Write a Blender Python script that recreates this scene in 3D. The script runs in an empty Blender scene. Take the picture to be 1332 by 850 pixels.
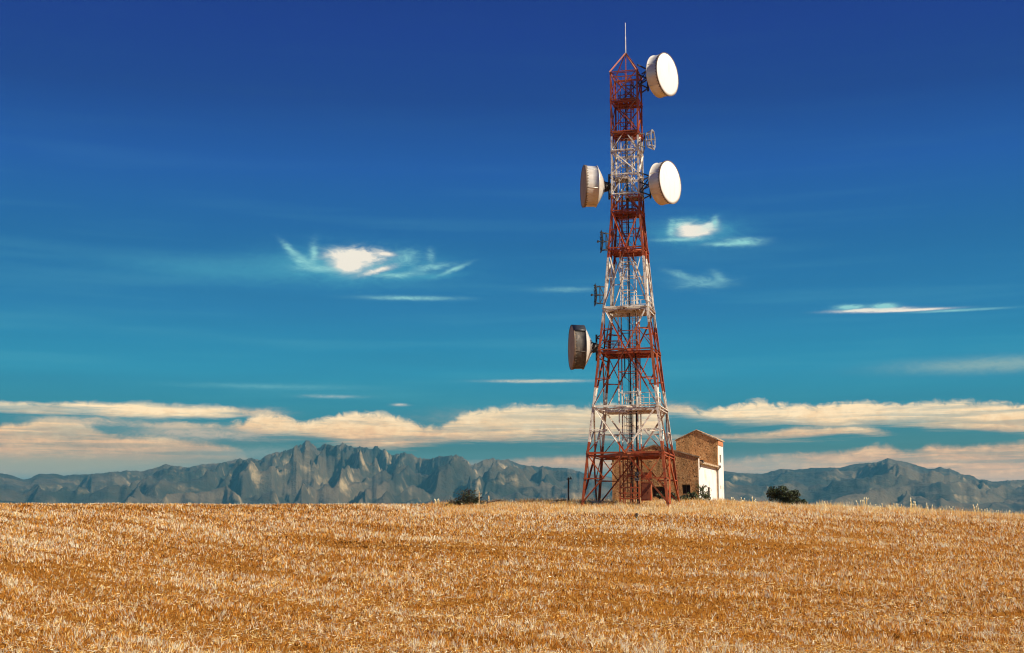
import bpy, bmesh, math, random
import numpy as np
from mathutils import Vector, Matrix
random.seed(7)
rng = np.random.default_rng(11)
R = math.radians
sc = bpy.context.scene
COL = sc.collection

# ------------------------------------------------------------------ camera
F = 1700.0
TH = math.atan(265.0 / F)
cam = bpy.data.cameras.new('camera')
cam.sensor_width = 36.0
cam.lens = 36.0 * F / 1332.0
cam.clip_start = 0.5
cam.clip_end = 120000.0
camo = bpy.data.objects.new('camera', cam)
camo.rotation_euler = (math.pi / 2 + TH, 0, 0)
COL.objects.link(camo)
sc.camera = camo


def ray(px, py):
    dx, dy = (px - 666.0) / F, (425.0 - py) / F
    return Vector((dx, math.cos(TH) - dy * math.sin(TH), math.sin(TH) + dy * math.cos(TH)))


def unp(px, py, Y):
    d = ray(px, py)
    return d * (Y / d.y)


def sky(px, py):
    d = ray(px, py)
    return 1720 * math.atan2(d.x, d.y), 1720 * d.z / math.hypot(d.x, d.y)


# ------------------------------------------------------------------ helpers
def tag(o, label=None, cat=None, group=None, kind=None):
    if label: o['label'] = label
    if cat: o['category'] = cat
    if group: o['group'] = group
    if kind: o['kind'] = kind
    return o


def empty(name, loc):
    o = bpy.data.objects.new(name, None)
    o.empty_display_size = 0.3
    o.location = loc
    COL.objects.link(o)
    return o


class MB:
    def __init__(s):
        s.v = []; s.f = []; s.mi = []

    def add(s, vs, fs, m=0):
        n = len(s.v)
        s.v += [tuple(v) for v in vs]
        s.f += [tuple(i + n for i in f) for f in fs]
        s.mi += [m] * len(fs)

    def prism(s, p, q, prof, up=None, m=0):
        p, q = Vector(p), Vector(q)
        d = (q - p).normalized()
        if up is None:
            up = Vector((0, 0, 1)) if abs(d.z) < 0.9 else Vector((0, 1, 0))
        x = d.cross(Vector(up)).normalized()
        y = x.cross(d).normalized()
        n = len(prof)
        vs = [p + x * a + y * b for a, b in prof] + [q + x * a + y * b for a, b in prof]
        fs = [(i, (i + 1) % n, n + (i + 1) % n, n + i) for i in range(n)]
        if n == 6:      # angle profile, caps as two quads
            fs += [(0, 5, 4, 3), (0, 3, 2, 1), (6, 7, 8, 9), (6, 9, 10, 11)]
        else:
            fs += [tuple(range(n))[::-1], tuple(range(n, 2 * n))]
        s.add(vs, fs, m)

    def bar(s, p, q, w=.08, h=None, up=None, m=0):
        h = w if h is None else h
        s.prism(p, q, [(-w / 2, -h / 2), (w / 2, -h / 2), (w / 2, h / 2), (-w / 2, h / 2)], up, m)

    def angle(s, p, q, w=.08, t=.012, up=None, m=0):
        s.prism(p, q, [(0, 0), (w, 0), (w, t), (t, t), (t, w), (0, w)], up, m)

    def tube(s, p, q, r=.03, n=8, m=0):
        s.prism(p, q, [(r * math.cos(2 * math.pi * i / n), r * math.sin(2 * math.pi * i / n)) for i in range(n)], None, m)

    def path(s, pts, r=.03, n=6, m=0):
        for a, b in zip(pts[:-1], pts[1:]):
            s.tube(a, b, r, n, m)

    def box(s, c, sx, sy, sz, ex=(1, 0, 0), ey=(0, 1, 0), m=0):
        c, ex, ey = Vector(c), Vector(ex), Vector(ey)
        ez = Vector((0, 0, 1))
        vs = [c + ex * (a * sx / 2) + ey * (b * sy / 2) + ez * (d * sz / 2) for d in (-1, 1) for b in (-1, 1) for a in (-1, 1)]
        s.add(vs, [(0, 2, 3, 1), (4, 5, 7, 6), (0, 1, 5, 4), (2, 6, 7, 3), (0, 4, 6, 2), (1, 3, 7, 5)], m)

    def lathe(s, o, d, prof, n=48, m=0):
        """prof: list of (distance along d, radius)"""
        o, d = Vector(o), Vector(d).normalized()
        x = d.cross(Vector((0, 0, 1))).normalized()
        y = x.cross(d)
        vs = []
        for a, r in prof:
            for i in range(n):
                t = 2 * math.pi * i / n
                vs.append(o + d * a + (x * math.cos(t) + y * math.sin(t)) * max(r, 1e-4))
        fs = []
        for k in range(len(prof) - 1):
            for i in range(n):
                j = (i + 1) % n
                fs.append((k * n + i, k * n + j, (k + 1) * n + j, (k + 1) * n + i))
        s.add(vs, fs, m)

    def build(s, name, mats, parent=None, smooth=False):
        me = bpy.data.meshes.new(name)
        me.from_pydata(s.v, [], s.f)
        if not isinstance(mats, (list, tuple)): mats = [mats]
        for mm in mats: me.materials.append(mm)
        me.polygons.foreach_set('material_index', s.mi)
        if smooth:
            me.polygons.foreach_set('use_smooth', [True] * len(s.f))
        bm = bmesh.new(); bm.from_mesh(me)
        bmesh.ops.recalc_face_normals(bm, faces=bm.faces)
        bm.to_mesh(me); bm.free()
        o = bpy.data.objects.new(name, me)
        COL.objects.link(o)
        if parent is not None:
            o.parent = parent
            # vertices are written in world space
            off = parent.matrix_world_off if hasattr(parent, 'matrix_world_off') else world_loc(parent)
            o.matrix_parent_inverse = Matrix.Translation(-off)
        return o


def world_loc(o):
    # our empties / meshes carry no rotation; part meshes sit at the world origin
    if o.type == 'EMPTY':
        return Vector(o.location)
    return Vector((0, 0, 0))


def nd(nt, typ, **kw):
    n = nt.nodes.new(typ)
    for k, v in kw.items():
        if k.startswith('i_'):
            n.inputs[int(k[2:]) if k[2:].isdigit() else k[2:]].default_value = v
        else:
            setattr(n, k, v)
    return n


def mat(name, rough=.6, metal=0.0):
    m = bpy.data.materials.new(name)
    m.use_nodes = True
    nt = m.node_tree
    b = nt.nodes['Principled BSDF']
    b.inputs['Roughness'].default_value = rough
    b.inputs['Metallic'].default_value = metal
    return m, nt, b


def noise(nt, scale, detail=4, rough=.55, vec=None, dist=0):
    n = nd(nt, 'ShaderNodeTexNoise')
    n.inputs['Scale'].default_value = scale
    n.inputs['Detail'].default_value = detail
    n.inputs['Roughness'].default_value = rough
    n.inputs['Distortion'].default_value = dist
    if vec is not None: nt.links.new(vec, n.inputs['Vector'])
    return n.outputs['Fac']


def ramp(nt, fac, stops, interp='LINEAR'):
    r = nd(nt, 'ShaderNodeValToRGB')
    r.color_ramp.interpolation = interp
    e = r.color_ramp.elements
    while len(e) > 1: e.remove(e[-1])
    e[0].position = stops[0][0]; e[0].color = (*stops[0][1], 1) if len(stops[0][1]) == 3 else stops[0][1]
    for p, c in stops[1:]:
        x = e.new(p); x.color = (*c, 1)
    nt.links.new(fac, r.inputs[0])
    return r.outputs['Color']


def mixc(nt, fac, a, b, mode='MIX'):
    n = nd(nt, 'ShaderNodeMix', data_type='RGBA', blend_type=mode)
    for sock, v in ((0, fac), (6, a), (7, b)):
        if hasattr(v, 'is_output'): nt.links.new(v, n.inputs[sock])
        elif isinstance(v, (int, float)): n.inputs[sock].default_value = v
        else: n.inputs[sock].default_value = (*v, 1)
    return n.outputs[2]


def math_(nt, op, a, b=None, c=None, clamp=False):
    n = nd(nt, 'ShaderNodeMath', operation=op, use_clamp=clamp)
    for i, v in enumerate((a, b, c)):
        if v is None: continue
        if hasattr(v, 'is_output'): nt.links.new(v, n.inputs[i])
        else: n.inputs[i].default_value = v
    return n.outputs[0]


def pos(nt):
    return nd(nt, 'ShaderNodeNewGeometry').outputs['Position']


def scaled(nt, vec, s):
    n = nd(nt, 'ShaderNodeMapping')
    n.inputs['Scale'].default_value = s
    nt.links.new(vec, n.inputs['Vector'])
    return n.outputs[0]


def bump(nt, b, h, strength=.4, dist=.05):
    n = nd(nt, 'ShaderNodeBump')
    n.inputs['Strength'].default_value = strength
    n.inputs['Distance'].default_value = dist
    nt.links.new(h, n.inputs['Height'])
    nt.links.new(n.outputs[0], b.inputs['Normal'])


def simple(name, cols, scale, rough=.6, metal=0, stops=(.35, .65), bmp=0, stretch=None):
    m, nt, b = mat(name, rough, metal)
    p = pos(nt)
    if stretch: p = scaled(nt, p, stretch)
    n = noise(nt, scale, 6, .6, p)
    k = len(cols)
    st = [(stops[0] + (stops[1] - stops[0]) * i / max(k - 1, 1), c) for i, c in enumerate(cols)]
    nt.links.new(ramp(nt, n, st), b.inputs['Base Color'])
    if bmp: bump(nt, b, n, bmp, .05)
    return m


# ------------------------------------------------------------------ numpy noise
def perlin(x, y, seed=0):
    r = np.random.default_rng(seed)
    P = r.permutation(256); P = np.concatenate([P, P])
    ang = r.random(256) * 2 * np.pi
    gx, gy = np.cos(ang), np.sin(ang)
    xi = np.floor(x).astype(int); yi = np.floor(y).astype(int)
    xf = x - xi; yf = y - yi
    u = xf * xf * xf * (xf * (xf * 6 - 15) + 10); v = yf * yf * yf * (yf * (yf * 6 - 15) + 10)
    def g(ix, iy, dx, dy):
        h = P[P[ix & 255] + (iy & 255)]
        return gx[h] * dx + gy[h] * dy
    a = g(xi, yi, xf, yf); b = g(xi + 1, yi, xf - 1, yf)
    c = g(xi, yi + 1, xf, yf - 1); d = g(xi + 1, yi + 1, xf - 1, yf - 1)
    return (a + u * (b - a)) + v * ((c + u * (d - c)) - (a + u * (b - a)))


def fbm(x, y, o=4, seed=0, gain=.5):
    s = 0; a = 1
    for k in range(o):
        s = s + a * perlin(x * 2 ** k, y * 2 ** k, seed + k); a *= gain
    return s


def ridged(x, y, o=5, seed=0, gain=.55):
    s = 0; a = 1; t = 0
    for k in range(o):
        s = s + a * (1 - np.abs(perlin(x * 2 ** k, y * 2 ** k, seed + k)) * 2) ** 1.5 if False else s + a * (1 - np.clip(np.abs(perlin(x * 2 ** k, y * 2 ** k, seed + k)) * 2, 0, 1))
        t += a; a *= gain
    return s / t


def npmesh(name, v, f, m, smooth=False, attr=None):
    me = bpy.data.meshes.new(name)
    nv, nf, k = len(v), len(f), f.shape[1]
    me.vertices.add(nv); me.vertices.foreach_set('co', v.astype(np.float32).ravel())
    me.loops.add(nf * k); me.loops.foreach_set('vertex_index', f.astype(np.int32).ravel())
    me.polygons.add(nf)
    me.polygons.foreach_set('loop_start', np.arange(0, nf * k, k, dtype=np.int32))
    if attr is not None:
        for an, av in attr.items():
            a = me.attributes.new(an, 'FLOAT', 'POINT')
            a.data.foreach_set('value', av.astype(np.float32))
    me.update(calc_edges=True)
    if smooth: me.polygons.foreach_set('use_smooth', np.ones(nf, dtype=bool))
    me.materials.append(m)
    o = bpy.data.objects.new(name, me)
    COL.objects.link(o)
    return o


# ------------------------------------------------------------------ sun and sky
SUN_EL = R(38)
SUN_AZ = R(118)          # clockwise from +Y (the view direction): from the right
S = Vector((math.sin(SUN_AZ) * math.cos(SUN_EL), math.cos(SUN_AZ) * math.cos(SUN_EL), math.sin(SUN_EL)))
sl = bpy.data.lights.new('sun', 'SUN')
sl.energy = 4.9; sl.angle = R(.53); sl.color = (1, .87, .68)
so = bpy.data.objects.new('sun', sl)
so.rotation_euler = S.to_track_quat('Z', 'Y').to_euler()
COL.objects.link(so)

cy = sc.cycles
cy.max_bounces = 6; cy.diffuse_bounces = 2; cy.glossy_bounces = 2; cy.transmission_bounces = 2; cy.volume_bounces = 0; cy.transparent_max_bounces = 4
cy.filter_width = 1.15
cy.use_denoising = True
cy.denoising_prefilter = 'ACCURATE'
cy.use_adaptive_sampling = True
cy.adaptive_threshold = 0.01
sc.view_settings.view_transform = 'Standard'
sc.view_settings.look = 'None'
sc.view_settings.exposure = 0.4
sc.view_settings.gamma = 1
sc.view_settings.use_curve_mapping = False

def s2l(r, g, b):
    f = lambda c: (c / 255 / 12.92) if c / 255 <= .04045 else ((c / 255 + .055) / 1.055) ** 2.4
    return (f(r), f(g), f(b))

w = bpy.data.worlds.new('World'); sc.world = w; w.use_nodes = True
nt = w.node_tree
bg = nt.nodes['Background']
STR = 0.1
EXPO = 2 ** 0.4
bg.inputs['Strength'].default_value = STR
ns = nd(nt, 'ShaderNodeTexSky', sky_type='NISHITA', sun_disc=False)
ns.sun_elevation = SUN_EL; ns.sun_rotation = SUN_AZ
tc = nd(nt, 'ShaderNodeTexCoord')
sep = nd(nt, 'ShaderNodeSeparateXYZ'); nt.links.new(tc.outputs['Generated'], sep.inputs[0])
X, Y, Z = sep.outputs
hyp = math_(nt, 'SQRT', math_(nt, 'ADD', math_(nt, 'MULTIPLY', X, X), math_(nt, 'MULTIPLY', Y, Y)))
A = math_(nt, 'MULTIPLY', math_(nt, 'ARCTAN2', X, Y), 1720.0)
T = math_(nt, 'MULTIPLY', math_(nt, 'DIVIDE', Z, math_(nt, 'MAXIMUM', hyp, .01)), 1720.0)
comb = nd(nt, 'ShaderNodeCombineXYZ'); nt.links.new(A, comb.inputs[0]); nt.links.new(T, comb.inputs[1])
AT = comb.outputs[0]
# grade of the clear sky by elevation
grad = [(0, (96, 140, 140)), (80, (92, 130, 124)), (105, (64, 118, 112)), (150, (38, 134, 152)), (205, (33, 143, 177)), (235, (30, 136, 176)), (285, (30, 121, 172)),
        (375, (24, 101, 162)), (480, (25, 84, 164)), (580, (20, 60, 139)), (680, (19, 50, 136)), (760, (18, 44, 128)), (900, (16, 38, 112))]
tn = math_(nt, 'DIVIDE', T, 900.0, clamp=True)
low = mixc(nt, 1.0, ramp(nt, tn, [(a / 900, s2l(*c)) for a, c in grad]), (1 / STR / EXPO,) * 3, 'MULTIPLY')
# gentle long streaks of thin high haze in the lower sky
st = noise(nt, 1.0, 4, .5, scaled(nt, AT, (1 / 420, 1 / 26, 1)))
stf = math_(nt, 'MULTIPLY', math_(nt, 'SUBTRACT', st, .5), .5)
env = ramp(nt, tn, [(0, (1, 1, 1)), (.32, (1, 1, 1)), (.6, (.12,) * 3), (1, (0, 0, 0))])
low = mixc(nt, math_(nt, 'MULTIPLY', math_(nt, 'MAXIMUM', stf, 0.0), env), low, tuple(c / STR / EXPO for c in s2l(110, 196, 200)))
low = mixc(nt, math_(nt, 'MULTIPLY', math_(nt, 'MAXIMUM', math_(nt, 'MULTIPLY', stf, -1.0), 0.0), env), low, tuple(c / STR / EXPO for c in s2l(22, 90, 135)))
clear = mixc(nt, .015, low, ns.outputs[0])


def noise3(sx, sy, detail=4, rough=.55, off=0.0, dist=0.0):
    mp = nd(nt, 'ShaderNodeMapping')
    mp.inputs['Scale'].default_value = (1 / sx, 1 / sy, 1)
    mp.inputs['Location'].default_value = (off, off * 1.7, off)
    nt.links.new(AT, mp.inputs['Vector'])
    return math_(nt, 'SUBTRACT', noise(nt, 1.0, detail, rough, mp.outputs[0], dist), .5)


def smooth(x, lo, hi):
    n = nd(nt, 'ShaderNodeMapRange', interpolation_type='SMOOTHSTEP')
    n.inputs['From Min'].default_value = lo; n.inputs['From Max'].default_value = hi
    nt.links.new(x, n.inputs['Value'])
    return n.outputs[0]


def fcurve(pts, lo, hi):
    pts = [sky(x, y) for x, y in pts]
    n = nd(nt, 'ShaderNodeFloatCurve')
    c = n.mapping.curves[0]
    n.mapping.use_clip = False
    pp = [((a + 760) / 1520, (t - lo) / (hi - lo)) for a, t in pts]
    c.points[0].location = pp[0]; c.points[1].location = pp[-1]
    for p in pp[1:-1]: c.points.new(*p)
    for p in c.points: p.handle_type = 'AUTO_CLAMPED'
    n.mapping.update()
    nt.links.new(math_(nt, 'DIVIDE', math_(nt, 'ADD', A, 760.0), 1520.0), n.inputs['Value'])
    return math_(nt, 'MULTIPLY_ADD', n.outputs[0], float(hi - lo), float(lo))


puff = math_(nt, 'ADD', math_(nt, 'MULTIPLY', noise3(16, 12, 7, .66, 3.1, .7), 1.15), math_(nt, 'MULTIPLY', noise3(70, 40, 2, .5, 9.0), 1.0))
streak = math_(nt, 'MULTIPLY', noise3(120, 9, 7, .66, 5.0, .5), 1.6)
fine = noise3(26, 5, 6, .65, 7.0, .6)
wisp = noise3(40, 11, 7, .68, 1.3, 1.6)


def band(top, bot, ptop=20, pbot=12, soft_t=5, soft_b=12, op=1.0):
    soft_t *= 1.8; soft_b *= 1.5; pbot *= 1.3
    tp = fcurve(top, 0, 260); bt = fcurve(bot, 0, 260)
    a = math_(nt, 'SUBTRACT', math_(nt, 'ADD', tp, math_(nt, 'MULTIPLY', puff, ptop)), T)
    b = math_(nt, 'SUBTRACT', T, math_(nt, 'ADD', bt, math_(nt, 'MULTIPLY', streak, pbot * 2.0)))
    d = math_(nt, 'MULTIPLY', smooth(a, -1, soft_t), smooth(b, -soft_b * .5, soft_b))
    d = math_(nt, 'MULTIPLY', d, math_(nt, 'ADD', math_(nt, 'ADD', math_(nt, 'MULTIPLY', streak, .9), math_(nt, 'MULTIPLY', fine, .7)), op), clamp=True)
    return d


bands = [
    band([(-60, 522), (0, 522), (100, 522), (200, 523), (270, 526), (300, 530), (318, 534), (345, 548), (1400, 560)],
         [(-60, 532), (0, 533), (60, 537), (120, 540), (200, 545), (255, 545), (300, 541), (318, 538), (345, 540), (1400, 530)], 9, 8, 4, 6),
    band([(-60, 552), (0, 548), (35, 546), (60, 539), (90, 541), (112, 550), (150, 562), (225, 568), (270, 572), (310, 582), (345, 605), (1400, 640)],
         [(-60, 620), (0, 618), (100, 612), (160, 608), (230, 602), (300, 598), (345, 596), (1400, 590)], 10, 10, 6, 22),
    band([(-60, 600), (150, 576), (190, 556), (240, 548), (285, 549), (312, 546), (325, 540), (352, 534), (375, 538), (392, 547), (412, 544), (440, 538), (465, 534), (500, 536), (535, 546),
          (560, 552), (585, 545), (610, 536), (650, 529), (700, 526), (760, 526), (800, 526), (850, 528), (875, 545), (1400, 560)],
         [(-60, 560), (150, 560), (190, 560), (240, 560), (290, 562), (330, 568), (400, 569), (440, 576), (500, 584), (540, 580), (600, 574), (680, 572), (760, 573), (850, 568), (875, 540), (1400, 530)], 16, 9, 5, 9),
    band([(-60, 640), (430, 620), (560, 597), (620, 598), (680, 594), (760, 590), (840, 594), (900, 606), (940, 620), (1400, 640)],
         [(-60, 600), (430, 600), (560, 604), (640, 608), (700, 612), (860, 612), (940, 606), (1400, 600)], 8, 6, 6, 8, .8),
    band([(-60, 560), (820, 545), (870, 527), (890, 523), (912, 530), (935, 527), (960, 525), (985, 519), (1010, 525), (1060, 523), (1100, 521), (1150, 521), (1190, 523), (1230, 520), (1270, 519), (1332, 523), (1400, 523)],
         [(-60, 530), (820, 540), (870, 540), (950, 549), (1040, 552), (1100, 557), (1150, 553), (1250, 558), (1332, 564), (1400, 564)], 18, 8, 5, 9, 1.05),
    band([(-60, 600), (800, 575), (880, 565), (940, 563), (1000, 560), (1040, 553), (1100, 552), (1140, 556), (1180, 566), (1400, 600)],
         [(-60, 570), (800, 574), (880, 573), (960, 574), (1040, 572), (1100, 567), (1150, 565), (1180, 562), (1400, 560)], 6, 6, 4, 5, .85),
    band([(-60, 640), (860, 616), (900, 604), (940, 598), (1000, 591), (1060, 586), (1110, 583), (1150, 577), (1185, 584), (1212, 575), (1250, 578), (1332, 571), (1400, 570)],
         [(-60, 620), (860, 622), (900, 625), (1000, 628), (1400, 640)], 11, 3, 6, 18, .95),
]
holes_ = smooth(math_(nt, 'ADD', noise3(150, 8.5, 5, .55, 71.0, .5), math_(nt, 'MULTIPLY', noise3(420, 30, 2, .5, 77.0), .6)), -.03, .16)
dens = bands[0]
for b_ in bands[1:]: dens = math_(nt, 'MAXIMUM', dens, b_)
dens = math_(nt, 'MULTIPLY', dens, math_(nt, 'SUBTRACT', 1.0, math_(nt, 'MULTIPLY', holes_, .42)), clamp=True)
brt = math_(nt, 'ADD', math_(nt, 'MULTIPLY', math_(nt, 'ADD', puff, math_(nt, 'MULTIPLY', fine, .6)), .7), smooth(T, 80, 165), clamp=True)
ccol = ramp(nt, brt, [(0, s2l(192, 142, 96)), (.35, s2l(220, 168, 114)), (.65, s2l(236, 192, 136)), (1, s2l(250, 216, 166))])
ccol = mixc(nt, 1.0, ccol, (1 / STR / EXPO,) * 3, 'MULTIPLY')
gain = math_(nt, 'EXPONENT', math_(nt, 'DIVIDE', 62.0, math_(nt, 'MAXIMUM', T, 60.0)))
gc = nd(nt, 'ShaderNodeCombineColor'); [nt.links.new(gain, gc.inputs[i]) for i in range(3)]
ccol = mixc(nt, 1.0, ccol, gc.outputs[0], 'MULTIPLY')
skyc = mixc(nt, dens, clear, ccol)

swirl_a = math_(nt, 'MULTIPLY', noise3(60, 24, 5, .6, 21.0, 2.4), 1.3)
swirl_t = math_(nt, 'MULTIPLY', noise3(42, 18, 5, .6, 33.0, 2.4), 1.3)
curl = math_(nt, 'POWER', math_(nt, 'SUBTRACT', 1.0, math_(nt, 'ABSOLUTE', math_(nt, 'MULTIPLY', noise3(34, 13, 4, .55, 51.0, 2.6), 3.4)), clamp=True), 1.6)


def blob(cx, cy, rx, ry, op, col, warp=1.0, soft=.7, tex=1.2, tilt=0.0):
    global skyc
    ca, ct = sky(cx, cy)
    da = math_(nt, 'SUBTRACT', math_(nt, 'ADD', A, math_(nt, 'MULTIPLY', swirl_a, rx * warp * .8)), ca)
    dt = math_(nt, 'SUBTRACT', math_(nt, 'ADD', T, math_(nt, 'MULTIPLY', swirl_t, ry * warp * 1.3)), ct)
    if tilt: dt = math_(nt, 'SUBTRACT', dt, math_(nt, 'MULTIPLY', da, tilt))
    u = math_(nt, 'DIVIDE', da, rx); v = math_(nt, 'DIVIDE', dt, ry)
    q = math_(nt, 'ADD', math_(nt, 'MULTIPLY', u, u), math_(nt, 'MULTIPLY', v, v))
    d = math_(nt, 'EXPONENT', math_(nt, 'MULTIPLY', q, -2.4))
    if tex:
        d = math_(nt, 'MULTIPLY', d, math_(nt, 'ADD', math_(nt, 'ADD', math_(nt, 'MULTIPLY', wisp, tex * 2.0), math_(nt, 'MULTIPLY', curl, tex * .8)), 1.0 - tex * .25))
    d = math_(nt, 'MULTIPLY', math_(nt, 'MAXIMUM', d, 0.0), op * 1.25, clamp=True)
    skyc = mixc(nt, d, skyc, tuple(c / STR / EXPO for c in s2l(*col)))


cyan = (84, 176, 196); pale = (150, 214, 214); cream = (255, 244, 226)
blob(262, 564, 110, 12, .6, (214, 190, 160), .7, 1, .9)
blob(350, 590, 130, 12, .35, (170, 172, 155), .6, 1, .8)
blob(330, 537, 50, 7, .5, (236, 204, 164), .9, 1, 1.2)
blob(880, 531, 40, 8, .5, (236, 204, 164), .9, 1, 1.2)
blob(110, 548, 80, 8, .55, (236, 204, 164), .8, 1, 1.0)
blob(215, 553, 60, 5, .5, (236, 204, 164), .8, 1, 1.0)
blob(70, 606, 300, 22, .75, (190, 176, 138), .2, 1.0, .1)
blob(1000, 604, 130, 16, .5, (176, 172, 152), .3, 1.0, .2)
blob(700, 545, 160, 16, .35, (240, 208, 160), .6, 1, .9)
blob(290, 352, 200, 24, .28, cyan, .4, 1, .3)
blob(455, 345, 150, 32, .55, cyan, .5, 1, .5)
blob(378, 325, 18, 7, .5, pale, .8, 1, .7, -.8)
blob(395, 340, 20, 9, .5, pale, .8, 1, .8, -.3)
blob(408, 328, 8, 16, .6, pale, .8, 1, .7)
blob(420, 350, 46, 7, .45, pale, .8, 1, .8)
blob(462, 334, 42, 13, 1.4, cream, .8, 1, .7)
blob(455, 344, 26, 13, 1.6, cream, .5, 1, .4)
blob(500, 330, 16, 4, 1.0, cream, .6, 1, .5, -.1)
blob(492, 352, 26, 5, .8, cream, .7, 1, .8, .3)
blob(530, 336, 22, 14, .3, pale, .9, 1, 1.0)
blob(520, 358, 46, 5, .5, pale, .7, 1, .8, .06)
blob(562, 348, 34, 6, .42, pale, .9, 1, 1.0, .15)
blob(560, 334, 8, 12, .3, pale, .9, 1, .9)
blob(590, 351, 26, 4.5, .6, pale, .5, 1, .5, .42)
blob(560, 360, 60, 6, .3, cyan, .5, 1, .5, .1)
blob(535, 388, 78, 4, .5, pale, .4, 1, .8)
blob(905, 303, 80, 26, .5, cyan, .5, 1, .5)
blob(873, 300, 7, 15, .6, pale, .9, 1, .8, .0)
blob(888, 294, 22, 9, .6, pale, .9, 1, .9)
blob(906, 302, 26, 9, 1.5, cream, .6, 1, .5, .1)
blob(921, 295, 16, 7, .8, (225, 238, 226), .9, 1, .9, .35)
blob(930, 290, 7, 10, .5, pale, .9, 1, 1.0)
blob(895, 297, 18, 8, .9, cream, .8, 1, .9)
blob(966, 315, 34, 7, .65, pale, .8, 1, .9)
blob(940, 318, 30, 4, .6, pale, .6, 1, .8)
blob(885, 312, 44, 3.4, .5, pale, .5, 1, .6)
blob(885, 358, 26, 7, .3, pale, .7, 1, .7, -.3)
blob(915, 368, 48, 11, .3, pale, .8, 1, .9)
blob(935, 360, 14, 9, .28, pale, .8, 1, .8, -.5)
blob(738, 377, 56, 5, .22, pale, .4, 1, .9)
blob(1135, 403.5, 54, 3.0, 1.2, cream, .5, 1, 1.0)
blob(1105, 400, 22, 4.4, .9, pale, .6, 1, 1.1)
blob(1150, 399, 22, 5, .9, pale, .6, 1, 1.1)
blob(1180, 403.8, 60, 2.2, 1.3, cream, .25, 1, .4)
blob(1245, 404, 70, 2.2, .6, pale, .3, 1, .5)
blob(1300, 474, 170, 13, .42, (176, 196, 180), .4, 1, .4)
blob(700, 496, 78, 2.8, .9, (200, 205, 190), .4, 1, 1.0)
blob(350, 503, 140, 5, .16, pale, .5, 1, 1)
blob(430, 516, 50, 3, .3, (190, 205, 200), .6, 1, 1.2)
blob(520, 527, 14, 2.4, .5, (220, 215, 200), .5, 1, 1.0)
nt.links.new(skyc, bg.inputs['Color'])

# ------------------------------------------------------------------ terrain
def crest(u):
    px = 666 + 1720 * u
    return np.interp(px, [0, 450, 600, 700, 940, 1040, 1130, 1200, 1332, 1500], [658, 659, 657.5, 655.5, 655.5, 659.5, 662.5, 666, 673, 679])


def gz(x, y):
    x = np.asarray(x, float); y = np.asarray(y, float)
    u = np.clip(x / np.maximum(np.abs(y), 20.0), -.5, .5)
    c = crest(u)
    def zline(yy):
        g = (1 / yy - .01) / (1 / 35 - .01)
        return yy / 1720 * (690 - (c + (858 - c) * g))
    yc = np.clip(y, 28.0, 100.0)
    z = zline(yc)
    t = np.clip((28.0 - y) / 20.0, 0, 1); t = t * t * (3 - 2 * t)
    z = np.where(y < 28, z * (1 - t) + (-1.7) * t, z)
    # the crest rounds off, the far side falls away to the plain
    d = np.maximum(y - 100, 0)
    z = z + np.where(y > 100, .15 * (1 - np.exp(-d / 6)), 0)
    e = np.maximum(y - 135, 0)
    fall = np.where(e < 60, e * e * .001, 3.6 + (e - 60) * .07)
    z = z - np.minimum(fall, 64)
    near = np.clip(1 - y / 400, 0, 1)
    z = z + near * (.10 * fbm(x / 9, y / 9, 3, 5) + .05 * fbm(x / 1.7, y / 1.7, 2, 8))
    z = z + np.clip((y - 500) / 1500, 0, 1) * 8 * fbm(x / 900, y / 900, 3, 15)
    return z


def gzf(x, y): return float(gz(np.array([x]), np.array([y]))[0])


ys = np.concatenate([np.linspace(-60, 20, 30), np.linspace(20, 130, 330)[1:], np.geomspace(130, 45000, 150)[1:]])
us = np.concatenate([-np.geomspace(40, 1.0, 14), np.linspace(-1, 1, 420)[1:-1], np.geomspace(1.0, 40, 14)])
UU, YY = np.meshgrid(us, ys)
XX = UU * np.maximum(YY, 20) * np.where(np.abs(UU) > 1, np.minimum(1, 45000 / np.maximum(np.abs(UU) * np.maximum(YY, 20), 1)), 1)
XX = np.clip(XX, -30000, 30000) + 0 * YY
# keep columns strictly increasing
for i in range(XX.shape[0]):
    pass
ZZ = gz(XX, YY)
n0, n1 = XX.shape
idx = np.arange(n0 * n1).reshape(n0, n1)
ff = np.stack([idx[:-1, :-1], idx[:-1, 1:], idx[1:, 1:], idx[1:, :-1]], -1).reshape(-1, 4)
vv = np.stack([XX, YY, ZZ], -1).reshape(-1, 3)
# drop the faces that collapsed at the clamp
dx = np.abs(vv[ff[:, 0], 0] - vv[ff[:, 1], 0]) > 1e-3
ff = ff[dx]

m, nt, b = mat('field_soil', .95); b.inputs['Specular IOR Level'].default_value = .1
p = pos(nt)
n1_ = noise(nt, 9.0, 7, .7, p)
n2_ = noise(nt, 1.0, 4, .6, scaled(nt, p, (.05, .35, .2)))
c = ramp(nt, n1_, [(.34, (.06, .022, .004)), (.48, (.26, .10, .010)), (.6, (.50, .23, .03)), (.74, (.74, .46, .12))])
c = mixc(nt, math_(nt, 'MULTIPLY', n2_, .4), c, (.40, .145, .016))
sp = nd(nt, 'ShaderNodeSeparateXYZ'); nt.links.new(p, sp.inputs[0])
far = math_(nt, 'DIVIDE', math_(nt, 'SUBTRACT', sp.outputs[1], 300.0), 1500.0, clamp=True)
farc = ramp(nt, noise(nt, .0016, 5, .6, p), [(.4, (.10, .11, .05)), (.55, (.22, .19, .10)), (.65, (.34, .26, .13))])
c = mixc(nt, far, c, farc)
nt.links.new(c, b.inputs['Base Color'])
bump(nt, b, n1_, .6, .06)
ground = npmesh('ground', vv, ff, m, True)
tag(ground, 'harvested golden field rising to a low crest', 'field', kind='structure')

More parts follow.
